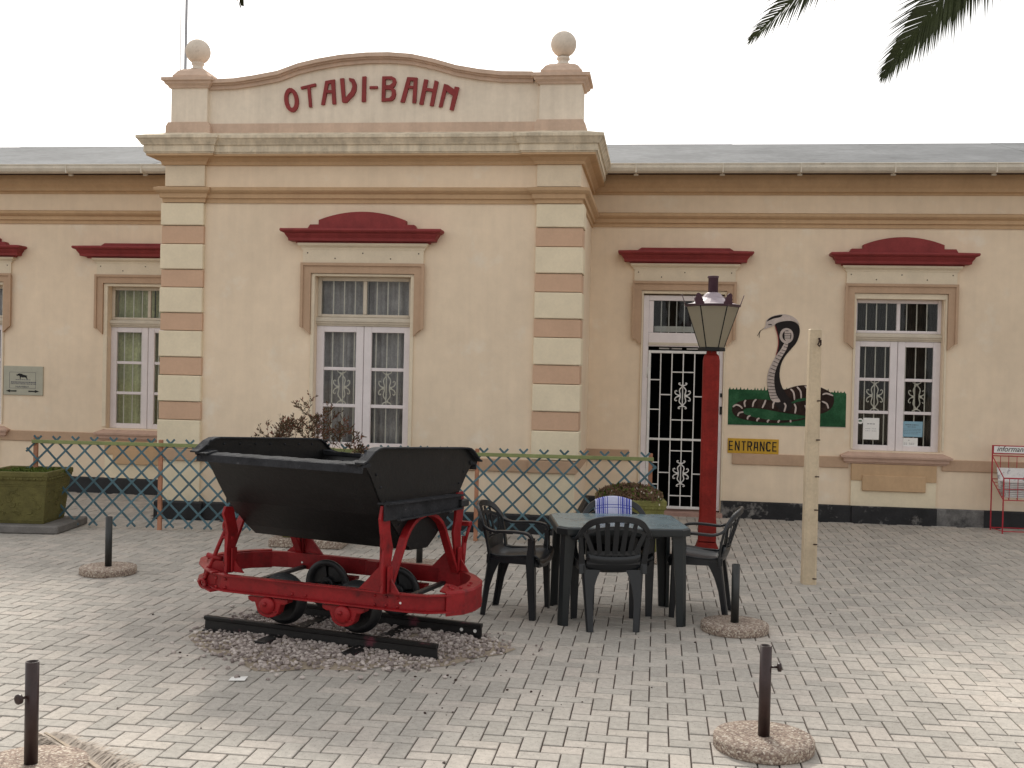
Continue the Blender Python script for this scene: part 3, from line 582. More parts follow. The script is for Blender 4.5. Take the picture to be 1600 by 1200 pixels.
def make_window(yf, hole, xc, name='window', top='arch', curtain_or_dark='curtain_grey', frame='window_white', hoodhw=.75, sur=.70, ornaments=True, door=False, apron=False, sill=True, arch=(.60, .50), curt_gap=.0, lowframe='window_white'):
    x0, x1, z0, z1 = hole; hw = (x1 - x0) / 2
    wd = tag(bpy.data.objects.new(name, None)); link(wd); wd.parent = bld
    w = wd
    # surround: inverted U with pointed ears
    so = sur; si = sur - .10; zt = 2.962; zi = 2.862
    for y_, o_, i_, zt_, zi_ in ((yf - .045, so, si, zt, zi),):
        MB().prism([(xc - so, zt), (xc + so, zt), (xc + so, 2.26), (xc + si, 2.165), (xc + si, zi), (xc - si, zi), (xc - si, 2.165), (xc - so, 2.26)], y_, yf + .001).build('surround', 'trim_tan', w)
    l = .016; MB().prism([(xc - so - l, zt + l), (xc + so + l, zt + l), (xc + so + l, 2.25), (xc + so - l, 2.235), (xc + so - l, zt - l), (xc - so + l, zt - l), (xc - so + l, 2.235), (xc - so - l, 2.25)], yf - .062, yf - .0445).build('surround_edge', 'trim_tan', w)
    # inner cream architrave strips
    for sx in (-1, 1):
        xa = xc + sx * (hw + .001) if not door else xc + sx * .512
        MB().box((xa, yf - .02, z0 + (.02 if not door else .1)), (xc + sx * (si - .001), yf, zi - .002), .004).build('architrave', 'hood_cream', w)
    if z1 < zi: MB().box((x0 - .03, yf - .022, z1), (x1 + .03, yf, zi - .004), .004).build('architrave', 'hood_cream', w)
    # frieze panel, bed moulding, hood
    MB().box((xc - so, yf - .03, 2.98), (xc + so, yf, 3.13)).build('frieze_panel', 'hood_cream', w)
    for k in range(5):
        px = xc + (k - 2) * so * .46; pz = 3.09 if k % 2 == 0 else 3.03
        MB().lathe([(.008, -.002), (.008, .004)], (px, yf - .031, pz), 8, axis='y').build('bolt_head', 'hook_dark', w)
    pth = lambda h_: [(xc - h_, yf), (xc - h_, yf - .02), (xc + h_, yf - .02), (xc + h_, yf)]
    MB().sweep(pth(so), [(-.02, 3.125), (.012, 3.125), (.02, 3.15), (.05, 3.175), (.055, 3.2), (-.02, 3.2)]).build('hood_bed_moulding', 'hood_cream', w)
    MB().sweep(pth(hoodhw), [(-.02, 3.198), (.03, 3.198), (.035, 3.215), (.10, 3.22), (.105, 3.25), (.13, 3.285), (.135, 3.30), (.17, 3.315), (.18, 3.33), (.175, 3.35), (-.02, 3.375)]).build('hood_cornice', 'red_paint', w)
    if top == 'arch':
        a1, a2 = arch; R_ = (a2 * a2 + .095 ** 2) / (2 * .095); cz = 3.55 - R_
        arc = []
        for k in range(17):
            x = -a2 + 2 * a2 * k / 16; arc.append((xc + x, cz + math.sqrt(R_ * R_ - x * x)))
        poly = [(xc - a1 - .04, 3.34), (xc - a1, 3.405), (xc - a2 - .001, 3.405)] + arc + [(xc + a2 + .001, 3.405), (xc + a1, 3.405), (xc + a1 + .04, 3.34)]
        MB().prism(poly, yf - .10, yf).build('hood_arch', 'red_paint', w)
    else:
        MB().prism([(xc - .62, 3.35), (xc - .55, 3.395), (xc + .55, 3.395), (xc + .62, 3.35)], yf - .11, yf).build('hood_top', 'red_paint', w)
    if door: return w
    # reveal depth, frames
    yr = yf + .10
    fr = lambda a, b_, nm='frame', m_=frame, y=yr, t=.05: MB().box((a[0], y, a[1]), (b_[0], y + t, b_[1]), .006).build(nm, m_, w)
    fr((x0, 2.37), (x0 + .045, z1), m_=frame); fr((x1 - .045, 2.37), (x1, z1), m_=frame); fr((x0 + .046, z1 - .045), (x1 - .046, z1), m_=frame)
    fr((xc - .022, 2.405), (xc + .022, z1 - .046), m_=frame); fr((x0 + .046, 2.37), (x1 - .046, 2.404), m_=frame)
    MB().sweep([(x0, yr), (x1, yr)], [(-.05, 2.27), (.02, 2.27), (.025, 2.29), (.04, 2.295), (.04, 2.315), (.055, 2.32), (.055, 2.345), (.02, 2.368), (-.05, 2.368)]).build('transom', 'window_cream', w)
    zc0, zc1 = z0, 2.268
    for a, b_ in ((x0, xc - .003), (xc + .003, x1)):
        cs = MB(); y0 = yr - .012; y1 = yr + .04
        cs.box((a, y0, zc0), (a + .088, y1, zc1), .005).box((b_ - .088, y0, zc0), (b_, y1, zc1), .005)
        cs.box((a + .088, y0 + .001, zc0), (b_ - .088, y1 - .001, zc0 + .068), .004).box((a + .088, y0 + .001, zc1 - .068), (b_ - .088, y1 - .001, zc1), .004)
        gz = (zc1 - zc0 - .136) / 3
        for k in (1, 2): cs.box((a + .088, y0 + .008, zc0 + .068 + gz * k - .019), (b_ - .088, y1 - .005, zc0 + .068 + gz * k + .019), .004)
        cs.build('casement', lowframe, w)
        for k in range(3):
            MB().box((a + .08, yr + .012, zc0 + .068 + gz * k), (b_ - .08, yr + .016, zc0 + .068 + gz * (k + 1))).build('pane', 'glass', w)
    for a, b_ in ((x0 + .04, xc - .02), (xc + .02, x1 - .04)):
        MB().box((a, yr + .012, 2.40), (b_, yr + .016, z1 - .04)).build('pane', 'glass', w)
    # security bars
    yb_ = yr + .055; n = 8
    for k in range(1, n):
        x = x0 + (x1 - x0) * (k / n) * .92 + (x1 - x0) * .04
        if abs(x - xc) < .03: continue
        MB().tube([(x, yb_, z0), (x, yb_, z1)], .0072, 6).build('bar', 'bar_cream', w)
    if ornaments:
        for sx in (-1, 1):
            o = scroll_mesh(.40, .20, .0068).build('grille_ornament', 'bar_cream', w); o.location = (xc + sx * hw * .48, yb_ - .010, z0 + .068 + (zc1 - zc0 - .136) * .5)
    # curtains, or a sheet coloured as the unlit room where there are none
    mb = MB(); segs = 60; yc_ = yr + .19
    cg = curt_gap
    for a, b_ in ((x0 - .05, xc - cg), (xc + cg, x1 + .05)):
        n = 30; vs = []
        for k in range(n + 1):
            x = a + (b_ - a) * k / n; dy = .034 * math.sin(k * 1.25) + .02 * math.sin(k * .55 + 1)
            vs += [(x, yc_ + dy, z0 - .1), (x, yc_ + dy * .8, z1 + .05)]
        mb.add(vs, [(2 * k, 2 * k + 2, 2 * k + 3, 2 * k + 1) for k in range(n)], True)
    mb.build('curtain_or_dark', curtain_or_dark, w, fix=False)
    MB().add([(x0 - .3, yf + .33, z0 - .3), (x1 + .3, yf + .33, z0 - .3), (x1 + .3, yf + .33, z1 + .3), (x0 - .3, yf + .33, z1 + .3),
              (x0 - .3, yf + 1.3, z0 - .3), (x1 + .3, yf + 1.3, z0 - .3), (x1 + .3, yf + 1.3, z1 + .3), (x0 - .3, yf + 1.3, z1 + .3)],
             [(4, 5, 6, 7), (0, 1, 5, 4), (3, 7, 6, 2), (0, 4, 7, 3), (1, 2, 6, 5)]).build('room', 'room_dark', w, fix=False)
    if sill:
        MB().sweep([(x0 - .05, yf), (x0 - .05, yf - .01), (x1 + .05, yf - .01), (x1 + .05, yf)], [(-.02, z0 - .16), (.02, z0 - .16), (.03, z0 - .14), (.05, z0 - .135), (.055, z0 - .09), (.085, z0 - .085), (.09, z0 - .06), (-.02, z0 - .012)]).build('sill', 'sill_pink', w)
        MB().prism([(yf + .1, z0 - .001), (yf - .01, z0 - .018), (yf - .01, z0 - .04), (yf + .1, z0 - .04)], x0 + .001, x1 - .001, 'x').build('sill_slope', 'sill_pink', w)
    if apron:
        MB().box((x0 + .0, yf - .03, .213), (x1 - .04, yf, .53)).build('apron_panel', 'quoin_cream', w)
        MB().box((x0 + .0, yf - .045, .53), (x1 - .04, yf, z0 - .163), .004).build('apron_panel', 'trim_ochre', w)
        MB().box((x0 + .13, yf - .065, .405), (x1 - .17, yf - .031, .60), .006).build('apron_block', 'trim_ochre', w)
    return w
make_window(YB, HB, -3.325, curtain_or_dark='curtain_grey', sur=.70, hoodhw=.745, sill=False, frame='window_cream', curt_gap=.0)
make_window(YW, HR, 2.975, sur=.66, hoodhw=.70, apron=True, curtain_or_dark='room_dark', curt_gap=.0, arch=(.62, .48), frame='window_white')  # no curtain in this window; a dark sheet colours in the unlit room
make_window(YW, HL, -6.90, sur=.70, hoodhw=.80, top='flat', curtain_or_dark='curtain_olive', ornaments=False, apron=True, frame='window_cream')
make_window(YW, HL2, -9.515, sur=.66, hoodhw=.70, curtain_or_dark='curtain_grey', ornaments=False, apron=True, frame='window_cream')
# ---- doorway
dw = make_window(YW, HD, .32, name='doorway', sur=.635, hoodhw=.665, top='flat', door=True)
def dbox(a, b_, nm, m_, ch=.004): return MB().box(a, b_, ch).build(nm, m_, dw)
dbox((-.188, YW + .02, .07), (-.118, YW + .10, 2.80), 'door_frame', 'window_white'); dbox((.778, YW + .02, .07), (.828, YW + .10, 2.80), 'door_frame', 'window_white')
dbox((-.117, YW + .021, 2.735), (.777, YW + .099, 2.80), 'door_frame', 'window_white'); dbox((-.117, YW + .021, 2.15), (.777, YW + .13, 2.325), 'transom', 'window_white')
dbox((-.117, YW + .012, 2.165), (.777, YW + .02, 2.20), 'transom_moulding', 'window_cream', .002)
dbox((-.117, YW + .03, 2.328), (-.06, YW + .09, 2.732), 'light_frame', 'window_white'); dbox((.72, YW + .03, 2.328), (.777, YW + .09, 2.732), 'light_frame', 'window_white')
dbox((-.06, YW + .055, 2.32), (.72, YW + .06, 2.74), 'pane', 'glass', 0)
dbox((-.05, YW + .3, 2.345), (.71, YW + .31, 2.42), 'blind', 'paper_white', 0)
for k in range(1, 8): x = -.06 + .78 * k / 8; MB().tube([(x, YW + .10, 2.33), (x, YW + .10, 2.735)], .007, 6).build('bar', 'gate_white', dw)
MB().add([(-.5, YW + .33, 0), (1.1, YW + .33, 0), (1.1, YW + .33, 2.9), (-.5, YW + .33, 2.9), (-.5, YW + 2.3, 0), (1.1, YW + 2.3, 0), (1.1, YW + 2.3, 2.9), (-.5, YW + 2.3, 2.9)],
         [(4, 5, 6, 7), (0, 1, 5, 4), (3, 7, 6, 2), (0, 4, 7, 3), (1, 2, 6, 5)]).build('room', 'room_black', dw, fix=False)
MB().box((-.19, YW - .12, -.02), (.86, YW + .4, .055), .008).build('threshold', 'step_pink', dw)
for x in (-.15, -.02, .2, .42): dbox((x + .17, YW + .115, 2.118), (x + .33, YW + .12, 2.135), 'reflection_strip', 'paper_white', 0)  # white strips paint in slits of reflected light above the gate
dbox((.80, YW + .0, 1.30), (.83, YW + .022, 1.40), 'bell_box', 'letter_black', .002); dbox((.80, YW + .0, 1.52), (.825, YW + .022, 1.57), 'bell_box', 'letter_black', .002)
# gate
gt = tag(bpy.data.objects.new('door_gate', None)); link(gt); gt.parent = bld
gy = YW + .03; gx0, gx1, gz0, gz1 = -.115, .775, .078, 2.098
def gbar(x0, z0, x1, z1, t=.012): return MB().box((x0, gy - t / 2, z0), (x1, gy + t / 2, z1), .002).build('gate_bar', 'gate_white', gt)
for x in (gx0, gx1 - .034): MB().box((x, gy - .018, gz0), (x + .034, gy + .018, gz1), .003).build('gate_stile', 'gate_white', gt)
for z in (gz0, gz1 - .034): MB().box((gx0 + .035, gy - .017, z), (gx1 - .035, gy + .017, z + .034), .003).build('gate_rail', 'gate_white', gt)
vx = [gx0 + .017 + (gx1 - gx0 - .034) * k / 6 for k in range(7)]
zz = lambda y: 2.10 - ((520 + y / 3.75) - 547) / 123.1
for k in range(1, 6): gbar(vx[k] - .007, gz0 + .034, vx[k] + .007, gz1 - .034, .014)
MB().box((gx0 + .035, gy - .013, zz(625) - .013), (gx1 - .035, gy + .013, zz(625) + .013), .002).build('gate_rail', 'gate_white', gt)
for c, ys in ((0, (275, 450, 763, 892)), (1, (362, 822)), (4, (370, 826)), (5, (290, 462, 763, 902))):
    for y in ys: gbar(vx[c] + .008, zz(y) - .007, vx[c + 1] - .008, zz(y) + .007)
for y in (228, 510, 692, 957): gbar(vx[2] + .008, zz(y) - .007, vx[4] - .008, zz(y) + .007, .010)
for zc in (zz(367), zz(825)):
    o = scroll_mesh(.33, .20, .0075).build('gate_scroll', 'gate_white', gt); o.location = (vx[3], gy - .02, zc)
MB().box((vx[5] + .09, gy - .035, zz(690)), (gx1 + .012, gy + .03, zz(572)), .004).build('lock_box', 'gate_white', gt)
MB().box((gx1 - .045, gy - .038, zz(668)), (gx1 - .030, gy - .034, zz(645)), .001).build('keyhole', 'letter_black', gt)
for z in (1.75, .45): MB().tube([(gx0 - .012, gy, z), (gx0 - .012, gy, z + .13)], .014, 8).build('hinge', 'gate_white', gt)
# ------------------------------------------------------------------ mural and signs on the wall
def flat(poly, y0, t=.002): return MB().prism(poly, y0 - t, y0)
def band_poly(pts, w):
    L_, R_ = [], []
    for i, p in enumerate(pts):
        a = Vector(pts[max(i - 1, 0)]); b_ = Vector(pts[min(i + 1, len(pts) - 1)]); d = (b_ - a).normalized(); n = Vector((-d.y, d.x)); ww = w * (.6 if i in (0, len(pts) - 1) else 1)
        L_.append((p[0] + n.x * ww / 2, p[1] + n.y * ww / 2)); R_.append((p[0] - n.x * ww / 2, p[1] - n.y * ww / 2))
    return L_ + R_[::-1]
def smooth(pts, n=3, closed=True):
    out = []; m = len(pts)
    for i in range(m if closed else m - 1):
        p0, p1, p2, p3 = (Vector(pts[(i + k - 1) % m]) if closed else Vector(pts[min(max(i + k - 1, 0), m - 1)]) for k in range(4))
        for k in range(n):
            t = k / n; q = .5 * ((2 * p1) + (p2 - p0) * t + (2 * p0 - 5 * p1 + 4 * p2 - p3) * t * t + (3 * p1 - p0 - 3 * p2 + p3) * t ** 3); out.append(tuple(q))
    if not closed: out.append(tuple(pts[-1]))
    return out
mu = empty('snake_mural', (0, 0, 0), 0, 'painted mural of a rearing black cobra above a green grass panel', 'mural')
# green panel with grass blades along its top
random.seed(3)
gp = [(.904, 1.176), (2.354, 1.185), (2.352, 1.60)]
x = 2.34
while x > .92:
    h_ = random.choice([.01, .02, .035, .05, .03]); z = 1.612 + (.012 * (2.35 - x) / 1.45); gp += [(x, z), (x - .012, z + h_), (x - .022, z + .004)]; x -= random.uniform(.03, .05)
gp += [(.903, 1.62)]
flat(gp, YW, .002).build('grass_panel', 'mural_green', mu)
flat([(.896, 1.168), (2.36, 1.177), (2.354, 1.183), (.904, 1.174)], YW, .003).build('panel_edge', 'mural_cream', mu)
SM = {k: (smooth(v) if k not in ('ring_i',) else v) for k, v in SN.items()}
def outline(poly, w):
    return poly
layers = [('coil_back', 'mural_black', .0045), ('coil_front', 'mural_black', .006), ('neck', 'mural_dark', .0075), ('head', 'mural_cream', .009), ('headdark', 'mural_dark', .0105), ('belly', 'mural_cream', .009), ('ring_o', 'mural_cream', .0093), ('ring_d', 'mural_dark', .0108), ('ring_i', 'mural_cream', .0122)]
names_ = dict(coil_back='snake_coil', coil_front='snake_coil', neck='snake_neck', head='snake_head', headdark='head_marking', belly='belly', ring_o='hood_marking', ring_d='hood_marking', ring_i='hood_marking')
for k, m_, t in layers: flat(SM[k], YW - .0015, t - .0015).build(names_[k], m_, mu, fix=True)
mb = MB()
for p in BARS: mb.prism(band_poly(p, .009), YW - .0145, YW - .004)
mb.build('belly_line', 'mural_dark', mu)
for p in BANDS: flat(band_poly(smooth(p, 3, False), .020 if p != BANDS[-1] else .03), YW - .004, .0065).build('body_band', 'mural_cream', mu)
for p in TONGUE if isinstance(TONGUE, list) and isinstance(TONGUE[0], list) else [TONGUE]: flat(band_poly(p, .008), YW, .003).build('tongue', 'mural_dark', mu)
flat(band_poly(smooth(EDGE, 3, False), .010), YW - .008, .002).build('neck_edge', 'red_paint', mu)
flat(band_poly([(1.372, 2.447), (1.40, 2.452), (1.42, 2.447)], .012), YW - .009, .003).build('eye', 'mural_dark', mu)

def strokes(ch):
    """blocky sign-painter capitals on a 0..1 x 0..1 grid"""
    return dict(E=[[(0, 0), (0, 1)], [(0, .93), (.9, .93)], [(0, .5), (.8, .5)], [(0, .07), (.9, .07)]], N=[[(0, 0), (0, 1)], [(0, 1), (.9, 0)], [(.9, 0), (.9, 1)]],
        T=[[(0, .93), (1, .93)], [(.5, 0), (.5, .93)]], R=[[(0, 0), (0, 1)], [(0, .93), (.7, .93), (.88, .82), (.88, .6), (.7, .48), (0, .48)], [(.45, .48), (.9, 0)]],
        A=[[(0, 0), (.2, .93), (.75, .93), (.92, 0)], [(.1, .38), (.85, .38)]], C=[[(.92, .78), (.75, .93), (.2, .93), (.02, .75), (.02, .25), (.2, .07), (.75, .07), (.92, .22)]],
        G=[[(.92, .78), (.75, .93), (.2, .93), (.02, .75), (.02, .25), (.2, .07), (.92, .07), (.92, .45), (.55, .45)]])[ch]
es = empty('entrance_sign', (1.2255, YW, .912), 0, 'yellow wall sign reading ENTRANCE in black capitals below the snake mural', 'sign')
MB().box((-.3165, -.012, -.094), (.3165, 0, .094), .003).build('board', 'sign_yellow', es)
cw = .633 / 8
for i, ch in enumerate('ENTRANCE'):
    mb = MB(); x0 = -.306 + i * .0772
    for k, st in enumerate(strokes(ch)):
        pts = [(x0 + a * .050 + .010, -.060 + b_ * .122) for a, b_ in st]
        mb.prism(band_poly([pts[0]] + pts[1:], .023) if len(pts) == 2 else band_poly(pts, .021), -.0152 - .0004 * k, -.0118)
    mb.build('letter', 'letter_black', es)
# marble plaque with animal and two arrows
pq = empty('direction_plaque', (-8.655, YW, 1.505), 0, 'grey stone plaque with a black antelope emblem and two arrows beside the far left window', 'sign')
MB().box((-.29, -.02, -.20), (.29, 0, .20), .004).build('plate', 'plaque_stone', pq)
P_ = lambda x, y: ((x - 655) / 1030 * .58, (605 - y) / 830 * .40)
fr_ = [(-.2, .115), (.185, .115), (.185, -.105), (-.2, -.105)]
mb = MB()
for k in range(4): mb.prism(band_poly([fr_[k], fr_[(k + 1) % 4]], .006), -.0215 - k * .0002, -.0195)
mb.build('frame_line', 'ink_grey', pq)
an = [(470, 430), (490, 440), (520, 415), (560, 400), (610, 410), (660, 435), (720, 450), (770, 465), (745, 485), (760, 520), (772, 575), (758, 570), (735, 525), (700, 510), (640, 515), (595, 500), (585, 560), (570, 560), (568, 500), (560, 470), (530, 462), (495, 472), (480, 455)]
MB().prism([P_(*p) for p in an], -.0225, -.0195).build('antelope_emblem', 'letter_black', pq)
for sx, c in ((1, 345), (-1, 940)):
    a = [(c - 138 * sx, 905), (c - 30 * sx, 865), (c - 25 * sx, 890), (c + 140 * sx, 885), (c + 140 * sx, 925), (c - 25 * sx, 922), (c - 30 * sx, 945)]
    MB().prism([P_(*p) for p in a], -.0225, -.0195).build('arrow', 'letter_black', pq)
def textobj(txt, size, loc, m_, parent, nm='lettering', ext=.001, italic=0, sx=1, rot=(math.pi / 2, 0, 0)):
    cu = bpy.data.curves.new(nm, 'FONT'); cu.body = txt; cu.size = size; cu.extrude = ext; cu.align_x = 'CENTER'; cu.align_y = 'CENTER'; cu.shear = italic; cu.offset = 0
    t_ = bpy.data.objects.new(nm, cu); link(t_)
    dg = bpy.context.evaluated_depsgraph_get(); me = bpy.data.meshes.new_from_object(t_.evaluated_get(dg)); bpy.data.objects.remove(t_)
    me.materials.clear(); me.materials.append(MATS[m_]); o = bpy.data.objects.new(nm, me); link(o); o.parent = parent; o.location = loc; o.rotation_euler = rot; o.scale = (sx, 1, 1); return o
textobj('NAMIBIA', .034, (-.01, -.021, -.085), 'ink_grey', pq, sx=1.5)
mb = MB(); random.seed(5)
for row, (z, a, b_, w) in enumerate(((.012, -.11, .10, .009), (-.022, -.18, .175, .016), (-.045, -.18, .17, .012))):
    x = a
    while x < b_: l = random.uniform(.008, .028); mb.box((x, -.021, z - w / 2), (x + l, -.0195, z + w / 2)); x += l + .007
mb.build('small_print', 'ink_grey', pq, kind='stuff')
# notices in the right window
def notice(nm, lab, x0, x1, z0, z1, m_, lines, yy=YW + .1110):
    e_ = empty(nm, ((x0 + x1) / 2, yy, (z0 + z1) / 2), 0, lab, 'notice'); hx, hz = (x1 - x0) / 2, (z1 - z0) / 2
    MB().box((-hx, -.0012, -hz), (hx, 0, hz)).build('sheet', m_, e_)
    mb = MB()
    for z, a, b_, t in lines:
        x = a * hx
        while x < b_ * hx: l = random.uniform(.01, .03); mb.box((x, -.0022, z * hz - t), (min(x + l, b_ * hx), -.0014, z * hz + t)); x += l + .006
    mb.build('print', 'ink_grey', e_, kind='stuff'); return e_
notice('paper_notice', 'white portrait sheet stuck inside the left casement of the right window', 2.585, 2.78, 1.034, 1.306, 'paper_white', [(.45, -.5, .5, .004), (.0, -.7, -.1, .002), (.0, .1, .7, .002), (-.2, -.7, -.1, .002), (-.2, .1, .7, .002)])
notice('paper_notice', 'blue landscape sheet stuck inside the right casement of the right window', 3.045, 3.305, 1.083, 1.276, 'paper_blue', [(.55, -.6, .6, .005), (.28, -.4, .4, .004), (0, -.85, .85, .002), (-.2, -.85, .85, .002), (-.4, -.85, .85, .002), (-.6, -.7, .6, .002)])
notice('paper_notice', 'white landscape sheet below the blue sheet in the right window', 3.04, 3.25, .968, 1.07, 'paper_white', [(.4, -.1, .1, .003), (-.3, -.6, -.2, .002), (-.3, 0, .6, .002), (-.6, -.6, -.2, .002), (-.6, 0, .6, .002)])
e_ = empty('window_sticker', (2.549, YW + .109, 1.262), 0, 'small round cream sticker on the right window beside the white sheet', 'sticker')
MB().lathe([(.036, -.001), (.036, .001)], (0, 0, 0), 20, axis='y').build('disc', 'paper_white', e_); MB().box((-.02, -.004, -.006), (.018, -.0012, .012)).build('print', 'mural_green', e_)
# ------------------------------------------------------------------ flagpole behind the roof
fp = empty('flagpole', (-9.11, 20.2, 0), 0, 'thin grey flagpole with its rope rising behind the left end of the station roof', 'flagpole')
MB().tube([(0, 0, 0), (0, 0, 6), (.015, 0, 13)], [.035, .03, .022], 10).build('pole', 'metal_pole', fp); MB().tube([(-.07, 0, 4), (-.11, 0, 8.6), (-.045, 0, 12.6)], .008, 5).build('rope', 'dark_timber', fp)

# ------------------------------------------------------------------ lattice fence
fa = Vector((-6.72, 11.160, 0)); fb = Vector((-.012, 11.550, 0)); FL = (fb - fa).length; fang = math.atan2(fb.y - fa.y, fb.x - fa.x)
fe = empty('lattice_fence', fa, fang, 'low diamond lattice fence of faded blue laths with a green top rail', 'fence')
for x in (.045, 1.44, 3.15, 4.87, FL - .03):
    MB().box((x - .021, .012, -.02), (x + .021, .05, .975), .003).build('post', 'lattice_post', fe)
MB().box((.02, -.022, .905), (FL * .5, -.001, .943), .003).build('top_rail', 'rail_green', fe); MB().box((FL * .5 + .003, -.022, .899), (FL, -.001, .937), .003).build('top_rail', 'rail_green', fe)
random.seed(11); H0, H1 = .03, .985; sp = .2115; hh = H1 - H0; run = hh / 1.02
lath_cache = {}
def lath(x0, z0, x1, z1, y):
    d = Vector((x1 - x0, 0, z1 - z0)); l = d.length
    key = round(l, 2)
    if key not in lath_cache:
        o = MB().box((-l / 2, -.0035, -.0105), (l / 2, .0035, .0105)).build('lath', 'lattice_blue', fe, fix=False); lath_cache[key] = o.data
    else:
        o = bpy.data.objects.new('lath', lath_cache[key]); link(o); o.parent = fe
    o.location = ((x0 + x1) / 2, y, (z0 + z1) / 2); o.rotation_euler = (0, -math.atan2(z1 - z0, x1 - x0) + random.uniform(-.006, .006), 0)
k = -6
while True:
    xb = k * sp + .03; k += 1
    if xb > FL + .05: break
    for sgn, y in ((1, .0045), (-1, .012)):
        xs0, xs1 = (xb, xb + run) if sgn > 0 else (xb + run + sp * .0, xb)
        # param from bottom (xs0,H0) to top (xs1,H1), clip to 0..FL
        t0, t1 = 0, 1
        dx = xs1 - xs0; lo, hi = -.05 , FL + .03
        for bound, s_ in ((lo, 1), (hi, -1)):
            # keep s_*(x-bound)>=0
            f0 = s_ * (xs0 - bound); f1 = s_ * (xs1 - bound)
            if f0 < 0 and f1 < 0: t0 = 2
            elif f0 < 0: t0 = max(t0, f0 / (f0 - f1))
            elif f1 < 0: t1 = min(t1, f0 / (f0 - f1))
        if t1 - t0 < .12: continue
        lath(xs0 + dx * t0, H0 + hh * t0, xs0 + dx * t1, H0 + hh * t1, y)

# ------------------------------------------------------------------ parasol stands
def stand(x, y, h_, r, lab, tube='stand_tube', knob=None, rz=0, square=False):
    e_ = empty('parasol_base', (x, y, 0), rz, lab, 'parasol base', 'empty parasol bases standing on the paving')
    mb = MB(); mb.lathe([(r * .985, 0), (r, .006), (r * 1.0, .050), (r * .985, .058), (r * .5, .060), (0.0001, .061)], (0, 0, 0), 56, wob=.0035); mb.build('disc', 'aggregate', e_)
    t_ = MB(); ro = .029
    t_.lathe([(ro, .05), (ro, h_), (ro - .004, h_), (ro - .004, h_ - .12), (.0001, h_ - .12)], (0, 0, 0), 20); t_.build('tube', tube, e_)
    if knob is not None:
        a, z = knob; d = Vector((math.cos(a), math.sin(a), 0)); c = d * .029 + Vector((0, 0, z))
        MB().tube([c, c + d * .03], .006, 8).tube([c + d * .028, c + d * .032, c + d * .046, c + d * .048], [.012, .022, .022, .014], 12).build('knob', tube, e_)
    return e_
stand(.565, 5.52, .506, .245, 'brown parasol tube in an aggregate disc with side knob, nearest at the lower right', knob=(.1, .40))
stand(.593, 7.985, .475, .24, 'dark parasol tube in an aggregate disc beside the right chair', 'stand_tube_dark')
stand(-4.628, 8.90, .485, .235, 'dark parasol tube in an aggregate disc on the left in front of the lattice', 'stand_tube_dark')
stand(-2.685, 4.50, .51, .245, 'brown parasol tube with round knob at the lower left beside the dead palm frond', knob=(-1.9, .36))
stand(-2.088, 9.74, .47, .235, 'dark parasol tube standing behind the tipping wagon', 'stand_tube_dark')

# ------------------------------------------------------------------ planters
def planter(x, y, rz, w, d, h_, m_, lab, slab, zb=.09):
    e_ = empty('planter', (x, y, zb), rz, lab, 'planter', 'square concrete planters on slabs')
    mb = MB(); top, bot = (w / 2, d / 2), (w * .40, d * .40)
    def rect(a, b_, z): return [(-a, -b_, z), (a, -b_, z), (a, b_, z), (-a, b_, z)]
    levels = [(bot[0], bot[1], 0), (bot[0] + .006, bot[1] + .006, .03), (w * .47, d * .47, h_ - .09), (w * .485, d * .485, h_ - .085), (w * .49, d * .49, h_ - .06), (w * .5, d * .5, h_ - .05), (w * .5, d * .5, h_ - .005), (w * .49, d * .49, h_), (w * .44, d * .44, h_), (w * .42, d * .42, h_ - .05)]
    vs = []
    for a, b_, z in levels: vs += rect(a, b_, z)
    n = len(levels); fs = [(3, 2, 1, 0)] + [(i * 4 + k, i * 4 + (k + 1) % 4, i * 4 + 4 + (k + 1) % 4, i * 4 + 4 + k) for i in range(n - 1) for k in range(4)]
    mb.add(vs, fs); mb.build('pot', m_, e_, bevel=.008)
    # relief: horizontal ribs and boss ornaments on the four faces
    rb = MB(); rs = random.Random(4)
    for q in range(4):
        A = math.pi / 2 * q; ca, sa = math.cos(A), math.sin(A)
        W_, D_ = (w, d) if q % 2 == 0 else (d, w)
        def T(u, z, o_):
            f = z / (h_ - .09); hw_ = D_ * (.40 + .07 * f); yy = -(hw_ + o_); X = u * (W_ / w if 0 else 1); return (X * ca - yy * sa, X * sa + yy * ca, z)
        for z in (.035, h_ - .13, h_ - .15):
            hw_ = W_ * (.40 + .07 * z / (h_ - .09)) - .012
            rb.tube([T(-hw_, z, .0), T(hw_, z, .0)], .006, 6)
        k_ = 9
        for i in range(k_):
            u = (i - (k_ - 1) / 2) * W_ * .098; c = T(u, h_ - .075, .008); rb.sphere(c, .017, 6, 4)
        for i in range(26):
            u = rs.uniform(-.33, .33) * W_; z = rs.uniform(.08, h_ - .2); u = u if rs.random() > .2 else u * .3
            a0 = rs.uniform(0, 6.28); r_ = rs.uniform(.015, .04); pts = [T(u + r_ * math.cos(a0 + t * .8), z + r_ * math.sin(a0 + t * .8) * .8, .001) for t in range(5)]
            rb.tube(pts, rs.uniform(.005, .009), 5)
    rb.build('relief', m_, e_)
    MB().box((-w * .43, -d * .43, h_ - .07), (w * .43, d * .43, h_ - .035)).build('soil', 'soil', e_)
    if slab:
        s_ = empty('concrete_slab', (x, y, 0), rz, slab[0], 'slab', 'concrete slabs under the planters')
        MB().box((-slab[1] / 2, -slab[2] / 2, 0), (slab[1] / 2, slab[2] / 2, zb), .012).build('slab', slab[3], s_)
    return e_
p1 = planter(-6.66, 11.03, math.radians(7), .70, .66, .55, 'planter_green', 'olive green moulded planter with bare soil at the far left edge', ('dark concrete slab under the far left planter', .98, .80, 'slab_concrete'), .085)
